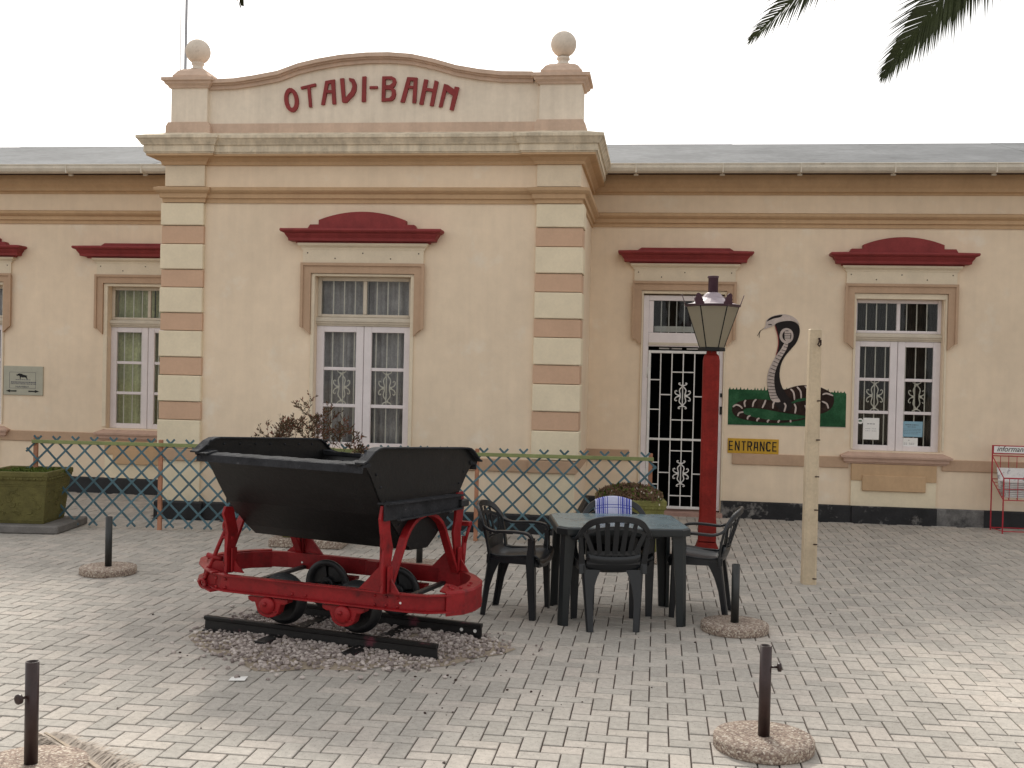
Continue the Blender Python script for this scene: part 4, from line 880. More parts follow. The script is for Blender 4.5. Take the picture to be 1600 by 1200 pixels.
p2 = planter(-3.44, 10.86, math.radians(4), .62, .62, .50, 'planter_green', 'green planter with the dead shrub hidden behind the tipping wagon', ('rough aggregate slab behind the tipping wagon', .74, .66, 'aggregate'), .09)
p3 = planter(-.235, 10.92, math.radians(6), .66, .60, .50, 'planter_lime', 'yellow green moulded planter of dry flowers behind the table', ('aggregate slab under the planter behind the table', .80, .84, 'aggregate'), .09)
def leaf_mesh(nm, l, w, m_):
    return MB().add([(0, 0, 0), (w / 2, 0, l * .4), (0, .002, l), (-w / 2, 0, l * .4)], [(0, 1, 2, 3)]).build(nm, m_, None, fix=False)
# small ground cover on planter 1
def tuft_cloud(nm, parent_lab, cat, loc, sx, sy, sz, n, mats, leafl=(.02, .05), seed=1, dome=.6, label=None):
    r_ = random.Random(seed); e_ = empty(nm, loc, 0, label, cat)
    for mi, (m_, frac, part) in enumerate(mats):
        mb = MB()
        for i in range(int(n * frac)):
            x = r_.uniform(-1, 1); y = r_.uniform(-1, 1); top = (1 - dome * (abs(x) ** 2.4)) * (1 - dome * (abs(y) ** 2.4))
            z = top * (r_.random() ** .5) * sz; l = r_.uniform(*leafl); a = r_.uniform(0, 6.28); b_ = r_.uniform(.2, 1.3); d = Vector((math.cos(a) * math.cos(b_), math.sin(a) * math.cos(b_), math.sin(b_)))
            s_ = d.orthogonal().normalized() * l * .3; p = Vector((x * sx, y * sy, z))
            mb.add([p, p + d * l * .5 + s_, p + d * l, p + d * l * .5 - s_], [(0, 1, 2, 3)])
        mb.build(part, m_, e_, fix=False)
    return e_
tuft_cloud('ground_cover_plant', '', 'plant', (-6.62, 11.03, .575), .30, .28, .05, 900, [('moss_green', 1, 'leaf_mass')], (.02, .04), 5, .3, label='low dull green ground cover on the soil of the far left planter')
tuft_cloud('dry_flowering_plant', '', 'plant', (-.235, 10.92, .54), .31, .28, .17, 5200, [('dry_plant', .8, 'leaf_mass'), ('dry_flower', .03, 'flower'), ('moss_green', .17, 'leaf_mass')], (.018, .045), 8, .55, label='dry brown flowering plant filling the planter behind the table')
# dead shrub
sh = empty('dead_shrub', (-3.36, 10.80, .52), 0, 'sparse dried shrub with brown and reddish leaves rising behind the tipping wagon', 'shrub')
r_ = random.Random(21); tw = MB(); lv = MB(); lr = MB()
SHB = [(-.52, .30, .19, -.6), (-.44, .36, .22, -.5), (-.36, .40, .22, -.4), (-.28, .42, .22, -.3), (-.20, .42, .23, -.2), (-.12, .42, .24, -.1), (-.05, .44, .22, 0), (-.02, .46, .36, .0), (.04, .44, .27, .1), (.12, .38, .24, .3), (.20, .34, .20, .4), (.30, .30, .17, .5), (.40, .28, .13, .5), (.48, .27, .09, .5), (-.32, .30, .22, -.6), (-.15, .34, .25, -.3), (.02, .36, .22, .2), (-.4, .3, .2, 0)]
def grow(p, d, l, r, depth):
    p1_ = p; pts = [p]
    for k in range(3):
        d = (d + Vector((r_.uniform(-.22, .22), r_.uniform(-.2, .2), r_.uniform(-.08, .10)))).normalized(); p1_ = p1_ + d * l / 3; pts.append(p1_)
    tw.tube(pts, [r, r * .85, r * .7, r * .55], 5)
    if depth == 0 or depth == 1:
        for k in range(5 if depth == 0 else 4):
            t = r_.uniform(.1, 1); q = pts[min(3, int(t * 3))].lerp(pts[min(3, int(t * 3) + 1)], (t * 3) % 1); a = r_.uniform(0, 6.28); dd = (d * .8 + Vector((math.cos(a) * .7, math.sin(a) * .7, r_.uniform(-.3, .5)))).normalized()
            s_ = dd.cross(Vector((r_.uniform(-1, 1), r_.uniform(-1, 1), .3))).normalized() * .0062; L_ = r_.uniform(.022, .05); (lr if r_.random() < .3 else lv).add([q, q + dd * L_ * .45 + s_, q + dd * L_, q + dd * L_ * .45 - s_], [(0, 1, 2, 3)])
    if depth > 0:
        for k in range(3 if depth > 1 else 3):
            a = r_.uniform(0, 6.28); t = (d + Vector((math.cos(a), math.sin(a) * .7, r_.uniform(-.1, .3))) * r_.uniform(.5, .9)).normalized(); grow(p1_ if k < 2 else pts[2], t, l * r_.uniform(.6, .85), r * .6, depth - 1)
for (x_, z_, l, dx) in SHB:
    y_ = r_.uniform(-.14, .14); tw.tube([(x_ * .15, y_ * .2, 0), (x_ * .6, y_ * .6, z_ * .6), (x_, y_, z_)], [.010, .008, .006], 5)
    grow(Vector((x_, y_, z_ - .04)), Vector((dx, r_.uniform(-.2, .2), 1)).normalized(), l * .72, .0045, 3)
tw.build('twig', 'twig', sh, fix=False); lv.build('foliage', 'leaf_dull', sh, fix=False, kind='stuff'); lr.build('foliage', 'leaf_red', sh, fix=False, kind='stuff', label='reddish dried leaves')
# ------------------------------------------------------------------ gravel bed, rails, sleepers, wagon
WA = math.atan2(-.241, .971); WO = Vector((-2.09, 7.265, 0))
def wl(u, v, z=0): return (WO.x + .971 * u + .241 * v, WO.y - .241 * u + .971 * v, z)
random.seed(31)
def gr_r(a):   # outline radius in wagon frame by angle
    c, s_ = math.cos(a), math.sin(a); rx = 1.12 if c > 0 else 1.0; ry = .92 if s_ < 0 else .62
    return 1 / math.sqrt((c / rx) ** 2 + (s_ / ry) ** 2) * (1 + .05 * math.sin(3 * a + 1) + .04 * math.sin(7 * a))
def ght(u, v):
    a = math.atan2(v, u); d = math.hypot(u, v) / gr_r(a); return .020 * max(0, 1 - d ** 3) - .004
mb = MB(); n = 48; rings = 9; vs = []
for k in range(rings + 1):
    for i in range(n):
        a = 2 * math.pi * i / n; R_ = gr_r(a) * (.97 + .05 * math.sin(5 * a + 2) + .04 * math.sin(11 * a)) * k / rings; u, v = R_ * math.cos(a), R_ * math.sin(a); p = wl(u, v); vs.append((p[0], p[1], max(.0, ght(u, v)) + .0022))
mb.add(vs, [(k * n + i, k * n + (i + 1) % n, (k + 1) * n + (i + 1) % n, (k + 1) * n + i) for k in range(rings) for i in range(n)], True)
tag(mb.build('sand_patch', 'loose_sand'), 'thin brown sand under the gravel and rails of the tipping wagon', 'sand', kind='stuff')
gv = MB()
ico = []
import bmesh
bm = bmesh.new(); bmesh.ops.create_icosphere(bm, subdivisions=1, radius=1); ico_v = [v.co.copy() for v in bm.verts]; ico_f = [tuple(v.index for v in f.verts) for f in bm.faces]; bm.free()
cnt = 0
while cnt < 5400:
    u = random.uniform(-1.35, 1.4); v = random.uniform(-1.2, .9); a = math.atan2(v, u); d = math.hypot(u, v) / gr_r(a)
    stray = random.random() < .02
    if d > 1.0 and not (stray and d < 1.25): continue
    if d > .74 and random.random() < (d - .74) * 3.4 and not stray: continue
    sz = random.uniform(.009, .021); p = Vector(wl(u, v, max(0, ght(u, v)) + sz * random.uniform(.1, .75)))
    M = Matrix.Rotation(random.uniform(0, 6.28), 3, 'Z') @ Matrix.Rotation(random.uniform(-.6, .6), 3, 'X'); sc = Vector((1, random.uniform(.6, .9), random.uniform(.45, .75)))
    gv.add([p + M @ (Vector((q.x * sc.x, q.y * sc.y, q.z * sc.z)) * sz * random.uniform(.8, 1.15)) for q in ico_v], ico_f); cnt += 1
tag(gv.build('gravel', 'gravel_stone', fix=False), 'heap of brown grey crushed gravel around the short rails under the wagon', 'gravel', kind='stuff')
# loose pebbles and dark specks on the paving
sp_ = MB(); random.seed(77)
for k in range(60):
    x, y = random.uniform(-3.6, 1.4), random.uniform(4.7, 9)
    if k < 22: x, y = random.uniform(-1.4, -.3), random.uniform(5.6, 6.9)
    sz = random.choice([.004, .005, .006, .009]); sp_.add([Vector((x, y, sz * .4)) + Vector((q.x, q.y, q.z * .6)) * sz * random.uniform(.7, 1.3) for q in ico_v], ico_f)
tag(sp_.build('pebbles', 'hook_dark', fix=False), 'small dark pebbles and droppings scattered over the paving', 'pebbles', kind='stuff')

for k, (v, lab) in enumerate(((-.313, 'short black steel rail on the camera side of the wagon'), (.313, 'short black steel rail behind the wagon wheels with two bolt holes'))):
    e_ = empty('rail', wl(0, v, 0), WA, lab, 'rail', 'short rails under the wagon')
    pr = [(-.038, .004), (.038, .004), (.038, .010), (.008, .018), (.006, .072), (.019, .080), (.021, .098), (.016, .103), (-.016, .103), (-.021, .098), (-.019, .080), (-.006, .072), (-.008, .018), (-.038, .010)]
    L0, L1 = -.878, (.87 if k == 0 else .906)
    MB().prism(pr, L0, L1, 'x').build('rail_section', 'rail_black', e_)
    if k == 1:
        for u in (.76, .86): MB().lathe([(.012, -.009), (.012, -.0065)], (u, 0, .05), 14, axis='y').build('bolt_hole', 'paper_white', e_)
for k, u in enumerate((-.30, .345)):
    e_ = empty('railway_sleeper', wl(u, -.02, 0), WA, ('black steel sleeper under the left wheels of the wagon', 'black steel sleeper under the right wheels of the wagon')[k], 'sleeper', 'steel sleepers in the gravel')
    MB().prism([(-.055, .0), (-.045, .034), (.045, .034), (.055, .0)], -.50, .47, 'y').build('sleeper_plate', 'rail_black', e_, bevel=.003)

wg = empty('tipping_wagon', WO, WA, 'narrow gauge tipping wagon with riveted black V-shaped tub on a bright red frame', 'wagon')
Wm = lambda mb, nm, m_, bevel=0, **k: mb.build(nm, m_, wg, bevel=bevel, **k)
# frame ring: channel section bent round both ends
ring = [(-.60, -.45), (.74, -.45), (.85, -.43), (.94, -.37), (.995, -.27), (1.01, -.16), (.995, -.02), (.935, .12), (.83, .26), (.70, .38), (.56, .445), (.48, .45), (-.72, .45),
        (-.84, .42), (-.95, .33), (-1.03, .20), (-1.06, .06), (-1.03, -.07), (-.92, -.22), (-.78, -.35), (-.68, -.425)]
zz0, zz1 = .322, .435
chan = [(0, zz0), (.045, zz0), (.045, zz0 + .009), (.009, zz0 + .014), (.009, zz1 - .014), (.045, zz1 - .009), (.045, zz1), (0, zz1)]
Wm(MB().sweep(ring, chan, True), 'frame_beam', 'wagon_red', .0015)
# left end: drooping lip plate, right end: bent buffer plate
def lip(o_, z0_, z1_):
    L_ = ring[13:] ; outp = []; inn = []
    for k, (x, y) in enumerate(L_):
        d = Vector((x + .55, y)).normalized(); outp.append((x + d.x * o_, y + d.y * o_)); inn.append((x + d.x * .02, y + d.y * .02))
    return MB().prism(outp + inn[::-1], z0_, z1_, 'z')
Wm(lip(.075, zz1 + .001, zz1 + .009), 'end_plate', 'wagon_red')
Wm(lip(.085, zz0 - .009, zz0 - .001), 'end_plate', 'wagon_red')
Wm(MB().sweep([(.955, -.39), (1.03, -.29), (1.05, -.17), (1.035, -.04), (1.0, .04)], [(0, zz0 - .02), (.012, zz0 - .02), (.014, zz1 + .005), (.004, zz1 + .018), (-.012, zz1 + .018), (-.012, zz1 + .008), (0, zz1 + .004)]), 'buffer_plate', 'wagon_red', .002)
Wm(MB().prism([(.84, -.14), (.90, -.36), (.955, -.39), (1.03, -.29), (1.05, -.17), (1.035, -.04), (1.0, .04), (.92, .16), (.87, .20), (.93, .04), (.955, -.08), (.95, -.2), (.90, -.16)], zz1 + .006, zz1 + .016, 'z'), 'buffer_top', 'wagon_red')
mb = MB()
for (u, v) in ((.90, -.22), (.93, -.27), (.96, -.30), (.99, -.24), (1.0, -.14), (.98, -.06)): mb.lathe([(.012, 0), (.011, .006), (.006, .01), (.0001, .0105)], (u, v, zz1 + .016), 10)
Wm(mb, 'rivet', 'wagon_red', kind='stuff')
for u in (-.58, .58): Wm(MB().box((u - .02, -.449, zz0 + .005), (u + .02, .449, zz0 + .03), .004), 'cross_member', 'wheel_black')
Wm(MB().box((-.035, .38, zz0 + .015), (.06, .449, zz1 + .004), .004), 'frame_bracket', 'wagon_red')
# bolts on the long beams
mb = MB()
for v, s_ in ((-.459, -1), (.459, 1)):
    for (u, z) in ((-.78, .40), (-.78, .345), (-.69, .40), (-.69, .345), (-.62, .40), (-.62, .345), (.5, .40), (.5, .345), (.58, .40), (.58, .345), (.66, .40), (.66, .345), (.0, .35), (-.1, .35)):
        mb.lathe([(.011, 0), (.010, .005 * s_), (.005, .009 * s_), (.0001, .0095 * s_)], (u, v, z), 8, axis='y')
Wm(mb, 'rivet', 'wagon_red', kind='stuff')
mb = MB()
for u in (-.86, .68): mb.lathe([(.008, 0), (.008, -.002)], (u, -.4592, .37), 10, axis='y')
for u in (-.60, .74): mb.lathe([(.008, 0), (.008, -.002)], (u, .4492 , .37), 10, axis='y')
Wm(mb, 'light_hole', 'paper_white')
# wheels + axles + axle boxes
for u in (-.28, .28):
    Wm(MB().tube([(u, -.49, .272), (u, .49, .272)], .022, 12), 'axle', 'wheel_black')
    for s_ in (-1, 1):
        e_ = tag(bpy.data.objects.new('wheel', None)); link(e_); e_.parent = wg; e_.location = (u, s_ * .30, .272)
        # rim (tread + flange), flange towards the inside
        y0 = -s_ * .035; y1 = s_ * .03
        MB().lathe([(.128, y1), (.148, y1), (.150, y0 * .4), (.172, y0 * .55), (.172, y0), (.150, y0 * 1.05), (.128, y0), (.128, y1)], (0, 0, 0), 40, axis='y').build('rim', 'wheel_black', e_)
        MB().lathe([(.045, -.04), (.05, -.03), (.05, .03), (.045, .04)], (0, 0, 0), 24, axis='y').build('hub', 'wheel_black', e_)
        for q in range(4):
            a0 = q * math.pi / 2 + .3; pts = [(.045 * math.cos(a0 + t * 1.2 / 8), .045 * math.sin(a0 + t * 1.2 / 8)) for t in range(9)] + [(.13 * math.cos(a0 - .1 + t * 1.4 / 8), .13 * math.sin(a0 - .1 + t * 1.4 / 8)) for t in range(8, -1, -1)]
            MB().prism(pts, -.008, .008, 'y').build('web', 'wheel_black', e_)
    for s_ in (-1, 1):
        yb0, yb1 = s_ * .405, s_ * .505
        e_ = tag(bpy.data.objects.new('axle_box', None)); link(e_); e_.parent = wg; e_.location = (u, 0, 0)
        pl_ = [(-.155, .310), (.155, .310), (.15, .285), (.118, .272), (.10, .275), (.085, .235)] + [(.085 * math.cos(a), .236 - .055 * math.sin(a)) for a in [math.pi * k / 8 for k in range(1, 8)]] + [(-.085, .235), (-.10, .275), (-.118, .272), (-.15, .285)]
        MB().prism(pl_, s_ * .40, s_ * .47, 'y').build('housing', 'wagon_red', e_, bevel=.006)
        MB().lathe([(.06, s_ * .465), (.058, s_ * .485), (.04, s_ * .497), (.0001, s_ * .50)], (0, 0, .262), 20, axis='y').build('cap', 'wagon_red', e_)
        MB().lathe([(.014, s_ * .49), (.014, s_ * .515), (.0001, s_ * .516)], (.0, 0, .275), 6, axis='y').box((-.07, s_ * .468, .222), (.07, s_ * .482, .232), .002).build('bolt', 'wagon_red', e_)
# trestles at both ends: bent arch + horns
def arch_pts(hw, z0, z1, n=22):
    P_ = []
    r0 = .13
    for k in range(n + 1):
        t = -1 + 2 * k / n; a = abs(t)
        # legs straight up to the shoulder, then a round top
        if a > .42:
            f = (a - .42) / .58; y = .262 + f * (hw - .262); z = (z1 - .165) - f * (z1 - .165 - z0)
        else:
            ang = a / .42 * 1.25; y = .262 * math.sin(ang) / math.sin(1.25); z = z1 - .165 * (1 - math.cos(ang)) / (1 - math.cos(1.25))
        P_.append((math.copysign(y, t), z))
    return P_
for su, u in ((1, .64), (-1, -.685)):
    e_ = tag(bpy.data.objects.new('trestle', None)); link(e_); e_.parent = wg; e_.location = (u, 0, 0)
    ap = arch_pts(.425, .425, .872)
    MB().ribbon([(0, y, z) for y, z in ap], (1, 0, 0), .056, .024).build('arch', 'wagon_red', e_, bevel=.003)
    for s_ in (-1, 1):
        f_ = 1; hx_ = .085 if (su < 0 and s_ < 0) else 0; hz_ = -.10 if hx_ else 0
        # horn: broad flat post leaning outwards, meeting the arch leg
        MB().ribbon([(hx_, s_ * y * f_, z) for y, z in ((.455, .430), (.450, .48), (.445, .58), (.425, .70), (.455, .80), (.47, .90 + hz_ * .6), (.465, .975 + hz_))], (0, 1, 0), [.070, .068, .085, .10, .095, .105, .07], .020).build('horn', 'wagon_red', e_, bevel=.003)
        MB().box((hx_ - .034, s_ * .455 - .006, .48), (hx_ - .022, s_ * .455 + .006, .96 + hz_)).box((hx_ + .022, s_ * .46, .437), (hx_ + .034, s_ * .41, .60), .002).build('horn_rib', 'wagon_red', e_)
        # gusset on the beam
        MB().prism([(-.04 * su, .437), (-.20 * su, .437), (-.04 * su, .60)], s_ * .430, s_ * .442, 'y').prism([(.04 * su, .437), (.10 * su, .437), (.04 * su, .52)], s_ * .430, s_ * .442, 'y').build('gusset', 'wagon_red', e_)
        if not (su > 0 and s_ < 0): MB().prism([(-.15, zz0 + .01), (.10, zz0 + .01), (.06, .437), (.03, .50), (-.03, .50), (-.13, .437)], s_ * .4485, s_ * .437, 'y').build('foot_plate', 'wagon_red', e_)
    # cradle channel between horns, resting on the arch
    cq = -.50 if su > 0 else -.36
    MB().prism([(cq, .885), (.42, .875), (.44, .955), (cq, .985)], su * .015, su * .03, 'x').prism([(cq, .985), (.44, .955), (.44, .965), (cq, .995)], su * -.03, su * .06, 'x').prism([(cq + .13, .873), (.42, .868), (.42, .878), (cq + .13, .885)], su * .031, su * .06, 'x').build('cradle', 'tub_worn_highlight', e_)
    MB().box((su * .02, .40, .88), (su * .06, .50, .93), .006).build('latch_block', 'wheel_black', e_)
# latch rod at the left end
e_ = tag(bpy.data.objects.new('latch', None)); link(e_); e_.parent = wg
rp = [(-.70, -.36, .70), (-.745, -.365, .60), (-.80, -.37, .47), (-.845, -.375, .37)]
MB().tube(rp, .014, 10).build('rod', 'wagon_red', e_)
def torus(c, R_, r, ax, nm, m_, par):
    ax = Vector(ax).normalized(); u_ = ax.orthogonal().normalized(); w_ = ax.cross(u_); c = Vector(c)
    return MB().tube([c + (u_ * math.cos(2 * math.pi * k / 16) + w_ * math.sin(2 * math.pi * k / 16)) * R_ for k in range(16)], r, 8, closed=True).build(nm, m_, par)
torus((-.685, -.36, .735), .034, .011, (.3, 1, 0), 'ring', 'wagon_red', e_); torus((-.86, -.378, .335), .03, .011, (.2, 1, .3), 'ring', 'wagon_red', e_)
MB().tube([(-.83, -.37, .53), (-.72, -.36, .51)], .018, 10).tube([(-.72, -.36, .66), (-.62, -.38, .66)], .013, 8).build('pin', 'wagon_red', e_)
MB().lathe([(.03, 0), (.03, .02), (.02, .035), (.0001, .036)], (-.76, -.33, .445), 14).build('boss', 'wagon_red', e_)
Wm(MB().tube([(.70, .47, .62), (.73, .485, .75)], .012, 8).box((.66, .45, .735), (.74, .50, .765), .004).tube([(.69, .45, .45), (.69, .485, .66)], .02, 8), 'catch', 'wagon_red')

tub_start = len(wg.children)
# tub
U0, U1 = -.655, .605
side = [(-.105, .648), (-.20, .712), (-.405, .885), (-.50, 1.0), (-.595, 1.125), (-.645, 1.185)]
for s_, nm in ((1, 'tub_side'), (-1, 'tub_side')):
    vs = [(u, s_ * v, z) for v, z in side for u in (U0, U1)]
    MB().add(vs, [(2 * k, 2 * k + 1, 2 * k + 3, 2 * k + 2) for k in range(len(side) - 1)]).build(nm, 'tub_black', wg, solid=.010)
MB().add([(U0, -.105, .648), (U1, -.105, .648), (U1, .105, .648), (U0, .105, .648)], [(0, 1, 2, 3)]).build('tub_bottom', 'tub_black', wg, solid=.010)
half = [(.105, .648), (.20, .712), (.405, .885), (.50, 1.0), (.595, 1.125), (.66, 1.19), (.735, 1.192), (.742, 1.208), (.705, 1.222), (.665, 1.25), (.625, 1.278), (.575, 1.297), (.53, 1.302)]
pl_ = half + [(-v, z) for v, z in reversed(half)]
for u, s_ in ((U0, -1), (U1, 1)):
    MB().prism([(y, z) for y, z in pl_], u, u + s_ * .010, 'x').build('tub_end', 'tub_black', wg)
    # edge flange following the top and shoulders
    top = [(v, z) for v, z in half[7:]]; tp = top + [(-v, z) for v, z in reversed(top)]
    MB().ribbon([(u + s_ * .018, y, z + .003) for y, z in tp], (1, 0, 0), .066, .010).build('tub_end_flange', 'tub_worn_highlight', wg)
# long rims: outward angle iron with slightly battered lip
random.seed(9)
for s_ in (-1, 1):
    mb = MB(); n = 40; vs = []
    for k in range(n + 1):
        u = U0 - .02 + (U1 - U0 + .04) * k / n; w_ = random.uniform(-.0025, .0025)
        for v, z in ((.632, 1.186), (.700, 1.186), (.706, 1.150), (.712, 1.150), (.712, 1.196), (.70, 1.202 + w_), (.640, 1.215 + w_), (.622, 1.212 + w_)): vs.append((u, s_ * v, z))
    mb.add(vs, [(i * 8 + k, i * 8 + (k + 1) % 8, i * 8 + 8 + (k + 1) % 8, i * 8 + 8 + k) for i in range(n) for k in range(8)] + [tuple(range(8)), tuple(n * 8 + k for k in range(8))])
    mb.build('tub_rim', 'tub_worn_highlight', wg)
    # corner gussets with bolts
    for u, q in ((U0, 1), (U1, -1)):
        MB().prism([(s_ * .62, 1.215), (s_ * .735, 1.198), (s_ * .742, 1.206), (s_ * .63, 1.226)], u + .0 * q, u + .085 * q, 'x').build('tub_corner_plate', 'tub_worn_highlight', wg)
mb = MB()
def riv(p, d, r=.011):
    p = Vector(p); d = Vector(d).normalized(); mb.tube([p, p + d * .005, p + d * .009], [r, r * .8, r * .3], 8)
for s_ in (-1, 1):
    for u in (U0 + .0, U0 + .05, U1 - .05, U1): riv((u, s_ * .678, 1.206), (0, 0, 1)); 
    for u in (U0 + .02, U1 - .02): riv((u, s_ * .71, 1.175), (0, s_, 0)); riv((u, s_ * .66, 1.255), (0, s_ * .6, 1)); riv((u, s_ * .63, 1.285), (0, s_ * .6, 1))
    for u, q in ((U0 - .010, -1), (U1 + .010, 1)):
        for v, z in ((.19, .735), (.27, .80), (.35, .87), (.43, .95), (.50, 1.04), (.56, 1.12)): riv((u, s_ * v * .97, z + .02), (q, 0, 0), .009)
    for k in range(9):
        u = U0 + .06 + (U1 - U0 - .12) * k / 8; riv((u, s_ * .60, 1.152), (0, -s_, .6), .008)
for k in range(7):
    v = -.48 + .96 * k / 6; riv((U0, v, 1.265), (1, 0, 0), .009); riv((U1 + .01, v, 1.03), (1, 0, 0), .007) if 0 else None
for v, z in ((.60, 1.13), (.54, 1.05), (.47, .96), (.40, .88), (-.54, 1.05), (-.47, .96)): riv((U0 + .001, v * .93, z), (1, 0, 0), .009)
mb.build('rivet', 'tub_worn_highlight', wg, kind='stuff')

SK = Matrix.Rotation(math.radians(-5.5), 4, 'Z')
lean = SK @ Matrix.Translation((0, 0, .9)) @ Matrix.Rotation(math.radians(-3.2), 4, 'X') @ Matrix.Translation((0, 0, -.9))
for o in list(wg.children):
    if o.name.startswith('tub_') or (o.name.startswith('rivet') and o.data.materials[0].name == 'tub_worn_highlight'): o.matrix_local = lean
    if o.name.startswith('trestle'): o.location = SK @ o.location.copy(); o.rotation_euler = (0, 0, math.radians(-5.5))
# ------------------------------------------------------------------ table, chairs, towel
TA = math.radians(10.5)
tb = empty('plastic_table', (-.268, 8.28, 0), TA, 'square dark green plastic garden table with top coloured bluish as reflected sky', 'table')
def rrect(a, b_, c): return [(-a + c, -b_), (a - c, -b_), (a, -b_ + c), (a, b_ - c), (a - c, b_), (-a + c, b_), (-a, b_ - c), (-a, -b_ + c)]
a_, b__ = .485, .40
vs = []
for (da, z) in ((-.002, .655), (0, .665), (0, .700), (-.006, .709), (-.014, .712)):
    vs += [(x, y, z) for x, y in rrect(a_ + da, b__ + da, .07)]
MB().add(vs, [(i * 8 + k, i * 8 + (k + 1) % 8, i * 8 + 8 + (k + 1) % 8, i * 8 + 8 + k) for i in range(4) for k in range(8)] + [tuple(range(8))[::-1]]).build('apron', 'table_plastic', tb)
MB().prism(rrect(a_ - .0145, b__ - .0145, .065), .700, .7135, 'z').build('tabletop', 'table_top_sky_tint', tb)
for sx in (-1, 1):
    for sy in (-1, 1):
        mb = MB(); rings = []
        for z, w, o_ in ((.0, .072, 0), (.30, .082, -.004), (.66, .105, -.012)):
            cx, cy = sx * (.465 + o_), sy * (.365 + o_); x0, x1 = cx, cx - sx * w; y0, y1 = cy, cy - sy * w; c = .028; t = .012
            rings.append([(x0 - sx * c, y0, z), (x0, y0 - sy * c, z), (x0, y1, z), (x0 - sx * t * 2.2, y1, z), (x0 - sx * t * 2.2, y0 - sy * t * 2.6, z), (x1, y0 - sy * t * 2.2, z), (x1, y0, z)])
        n = 7; mb.add([p for r in rings for p in r], [(i * n + k, i * n + (k + 1) % n, i * n + n + (k + 1) % n, i * n + n + k) for i in range(2) for k in range(n)] + [tuple(range(n))])
        mb.build('leg', 'table_plastic', tb)
def make_chair():
    e_ = empty('plastic_chair', (0, 0, 0)); m_ = 'chair_plastic'
    def back(x, z): return -.185 - .115 * (z - .42) / .38 + 1.15 * x * x
    # seat with waterfall front and scooped back
    prof = [(.225, .375), (.222, .405), (.20, .420), (.12, .418), (.0, .405), (-.10, .402), (-.155, .412), (-.19, .44), (-.212, .49), (-.222, .53)]
    rows = []; nx = 14
    for y, z in prof:
        hw = .222 + .02 * (y + .2) / .42 if z < .43 else .19
        rows.append([(-hw + 2 * hw * i / nx, y + (.9 * ((-hw + 2 * hw * i / nx) ** 2) if z > .43 else 0), z + .055 * abs(-1 + 2 * i / nx) ** 3 * (1 if z < .43 else .3)) for i in range(nx + 1)])
    W_ = nx + 1
    MB().add([p for r in rows for p in r], [(j * W_ + i, j * W_ + i + 1, j * W_ + W_ + i + 1, j * W_ + W_ + i) for j in range(len(rows) - 1) for i in range(nx)], True).build('seat', m_, e_, solid=.010)
    # seat skirt
    sk = [(-.204, -.18, .432), (-.219, .0, .430), (-.232, .17, .430), (-.195, .214, .408), (0, .222, .392), (.195, .214, .408), (.232, .17, .430), (.219, .0, .430), (.204, -.18, .432)]
    MB().ribbon(sk, (0, 0, 1), .055, .010).build('seat_skirt', m_, e_)
    # arms + back hoop in one bent band
    hoop = [(.262, .185, .585), (.268, .15, .632), (.273, .06, .645), (.272, -.04, .642), (.262, -.12, .640), (.250, back(.25, .66), .665), (.235, back(.235, .70), .70), (.205, back(.205, .745), .745), (.16, back(.16, .778), .780), (.09, back(.09, .797), .800), (0, back(0, .803), .806)]
    full = hoop + [(-x, y, z) for x, y, z in reversed(hoop[:-1])]; hs = smooth([tuple(p) for p in full], 3, False)
    sides = []
    for p in hs:
        p = Vector(p); f = min(1, max(0, (p.z - .645) / .08)); sides.append(Vector((p.x, 0, 0)).normalized() * (1 - f) + Vector((p.x * 2.4, 0, .8 * 1)).normalized() * f if abs(p.x) > .02 else Vector((0, 0, 1)))
    MB().ribbon(hs, sides, [.040 if abs(p[0]) > .2 else .046 for p in hs], .020).build('back_hoop', m_, e_, bevel=.005)
    # lower hoop sides down to the seat
    for s_ in (-1, 1):
        pts = [(s_ * .240, back(.24, .67), .675), (s_ * .232, back(.23, .58), .58), (s_ * .222, -.155, .47), (s_ * .215, -.165, .40)]
        MB().ribbon(pts, (1, 0, 0), [.030, .036, .045, .055], .018).build('back_post', m_, e_, bevel=.003)
        # rear leg, front leg: L-shaped, tapered
        for (x0, y0, x1, y1, zt, wt, wb, fr) in ((.218, -.172, .188, -.232, .43, .130, .048, -1), (.262, .188, .245, .205, .60, .085, .050, 1)):
            mb = MB(); rings = []
            for z, f in ((0, 0), (zt * .5, .5), (zt * .72, .72), (zt * .88, .88), (zt, 1)):
                cx = x1 + (x0 - x1) * f; cy = y1 + (y0 - y1) * f; w = wb + (wt - wb) * (f ** (3.4 if fr < 0 else 1.2)); t = .010
                if fr > 0 and z > .45: w = .052
                X0, X1 = s_ * cx, s_ * (cx - w); Y0, Y1 = cy, cy - fr * w * .85; c = .010
                rings.append([(X0 - s_ * c, Y0, z), (X0, Y0 - fr * c, z), (X0, Y1, z), (X0 - s_ * t, Y1, z), (X0 - s_ * t, Y0 - fr * t * 1.2, z), (X1, Y0 - fr * t, z), (X1, Y0, z)])
            n = 7; mb.add([p for r in rings for p in r], [(i * n + k, i * n + (k + 1) % n, i * n + n + (k + 1) % n, i * n + n + k) for i in range(4) for k in range(n)] + [tuple(range(n)), tuple(4 * n + k for k in range(n))])
            mb.build('leg', m_, e_)
    # back slats on the curved back surface
    def sl(x0, z0, x1, z1, w0, w1, nm='slat'):
        pts = []; ws = []
        for k in range(6):
            f = k / 5; x, z = x0 + (x1 - x0) * f, z0 + (z1 - z0) * f; pts.append((x, back(x, z), z)); ws.append(w0 + (w1 - w0) * f)
        MB().ribbon(pts, (1, 0, 0), ws, .009).build(nm, m_, e_)
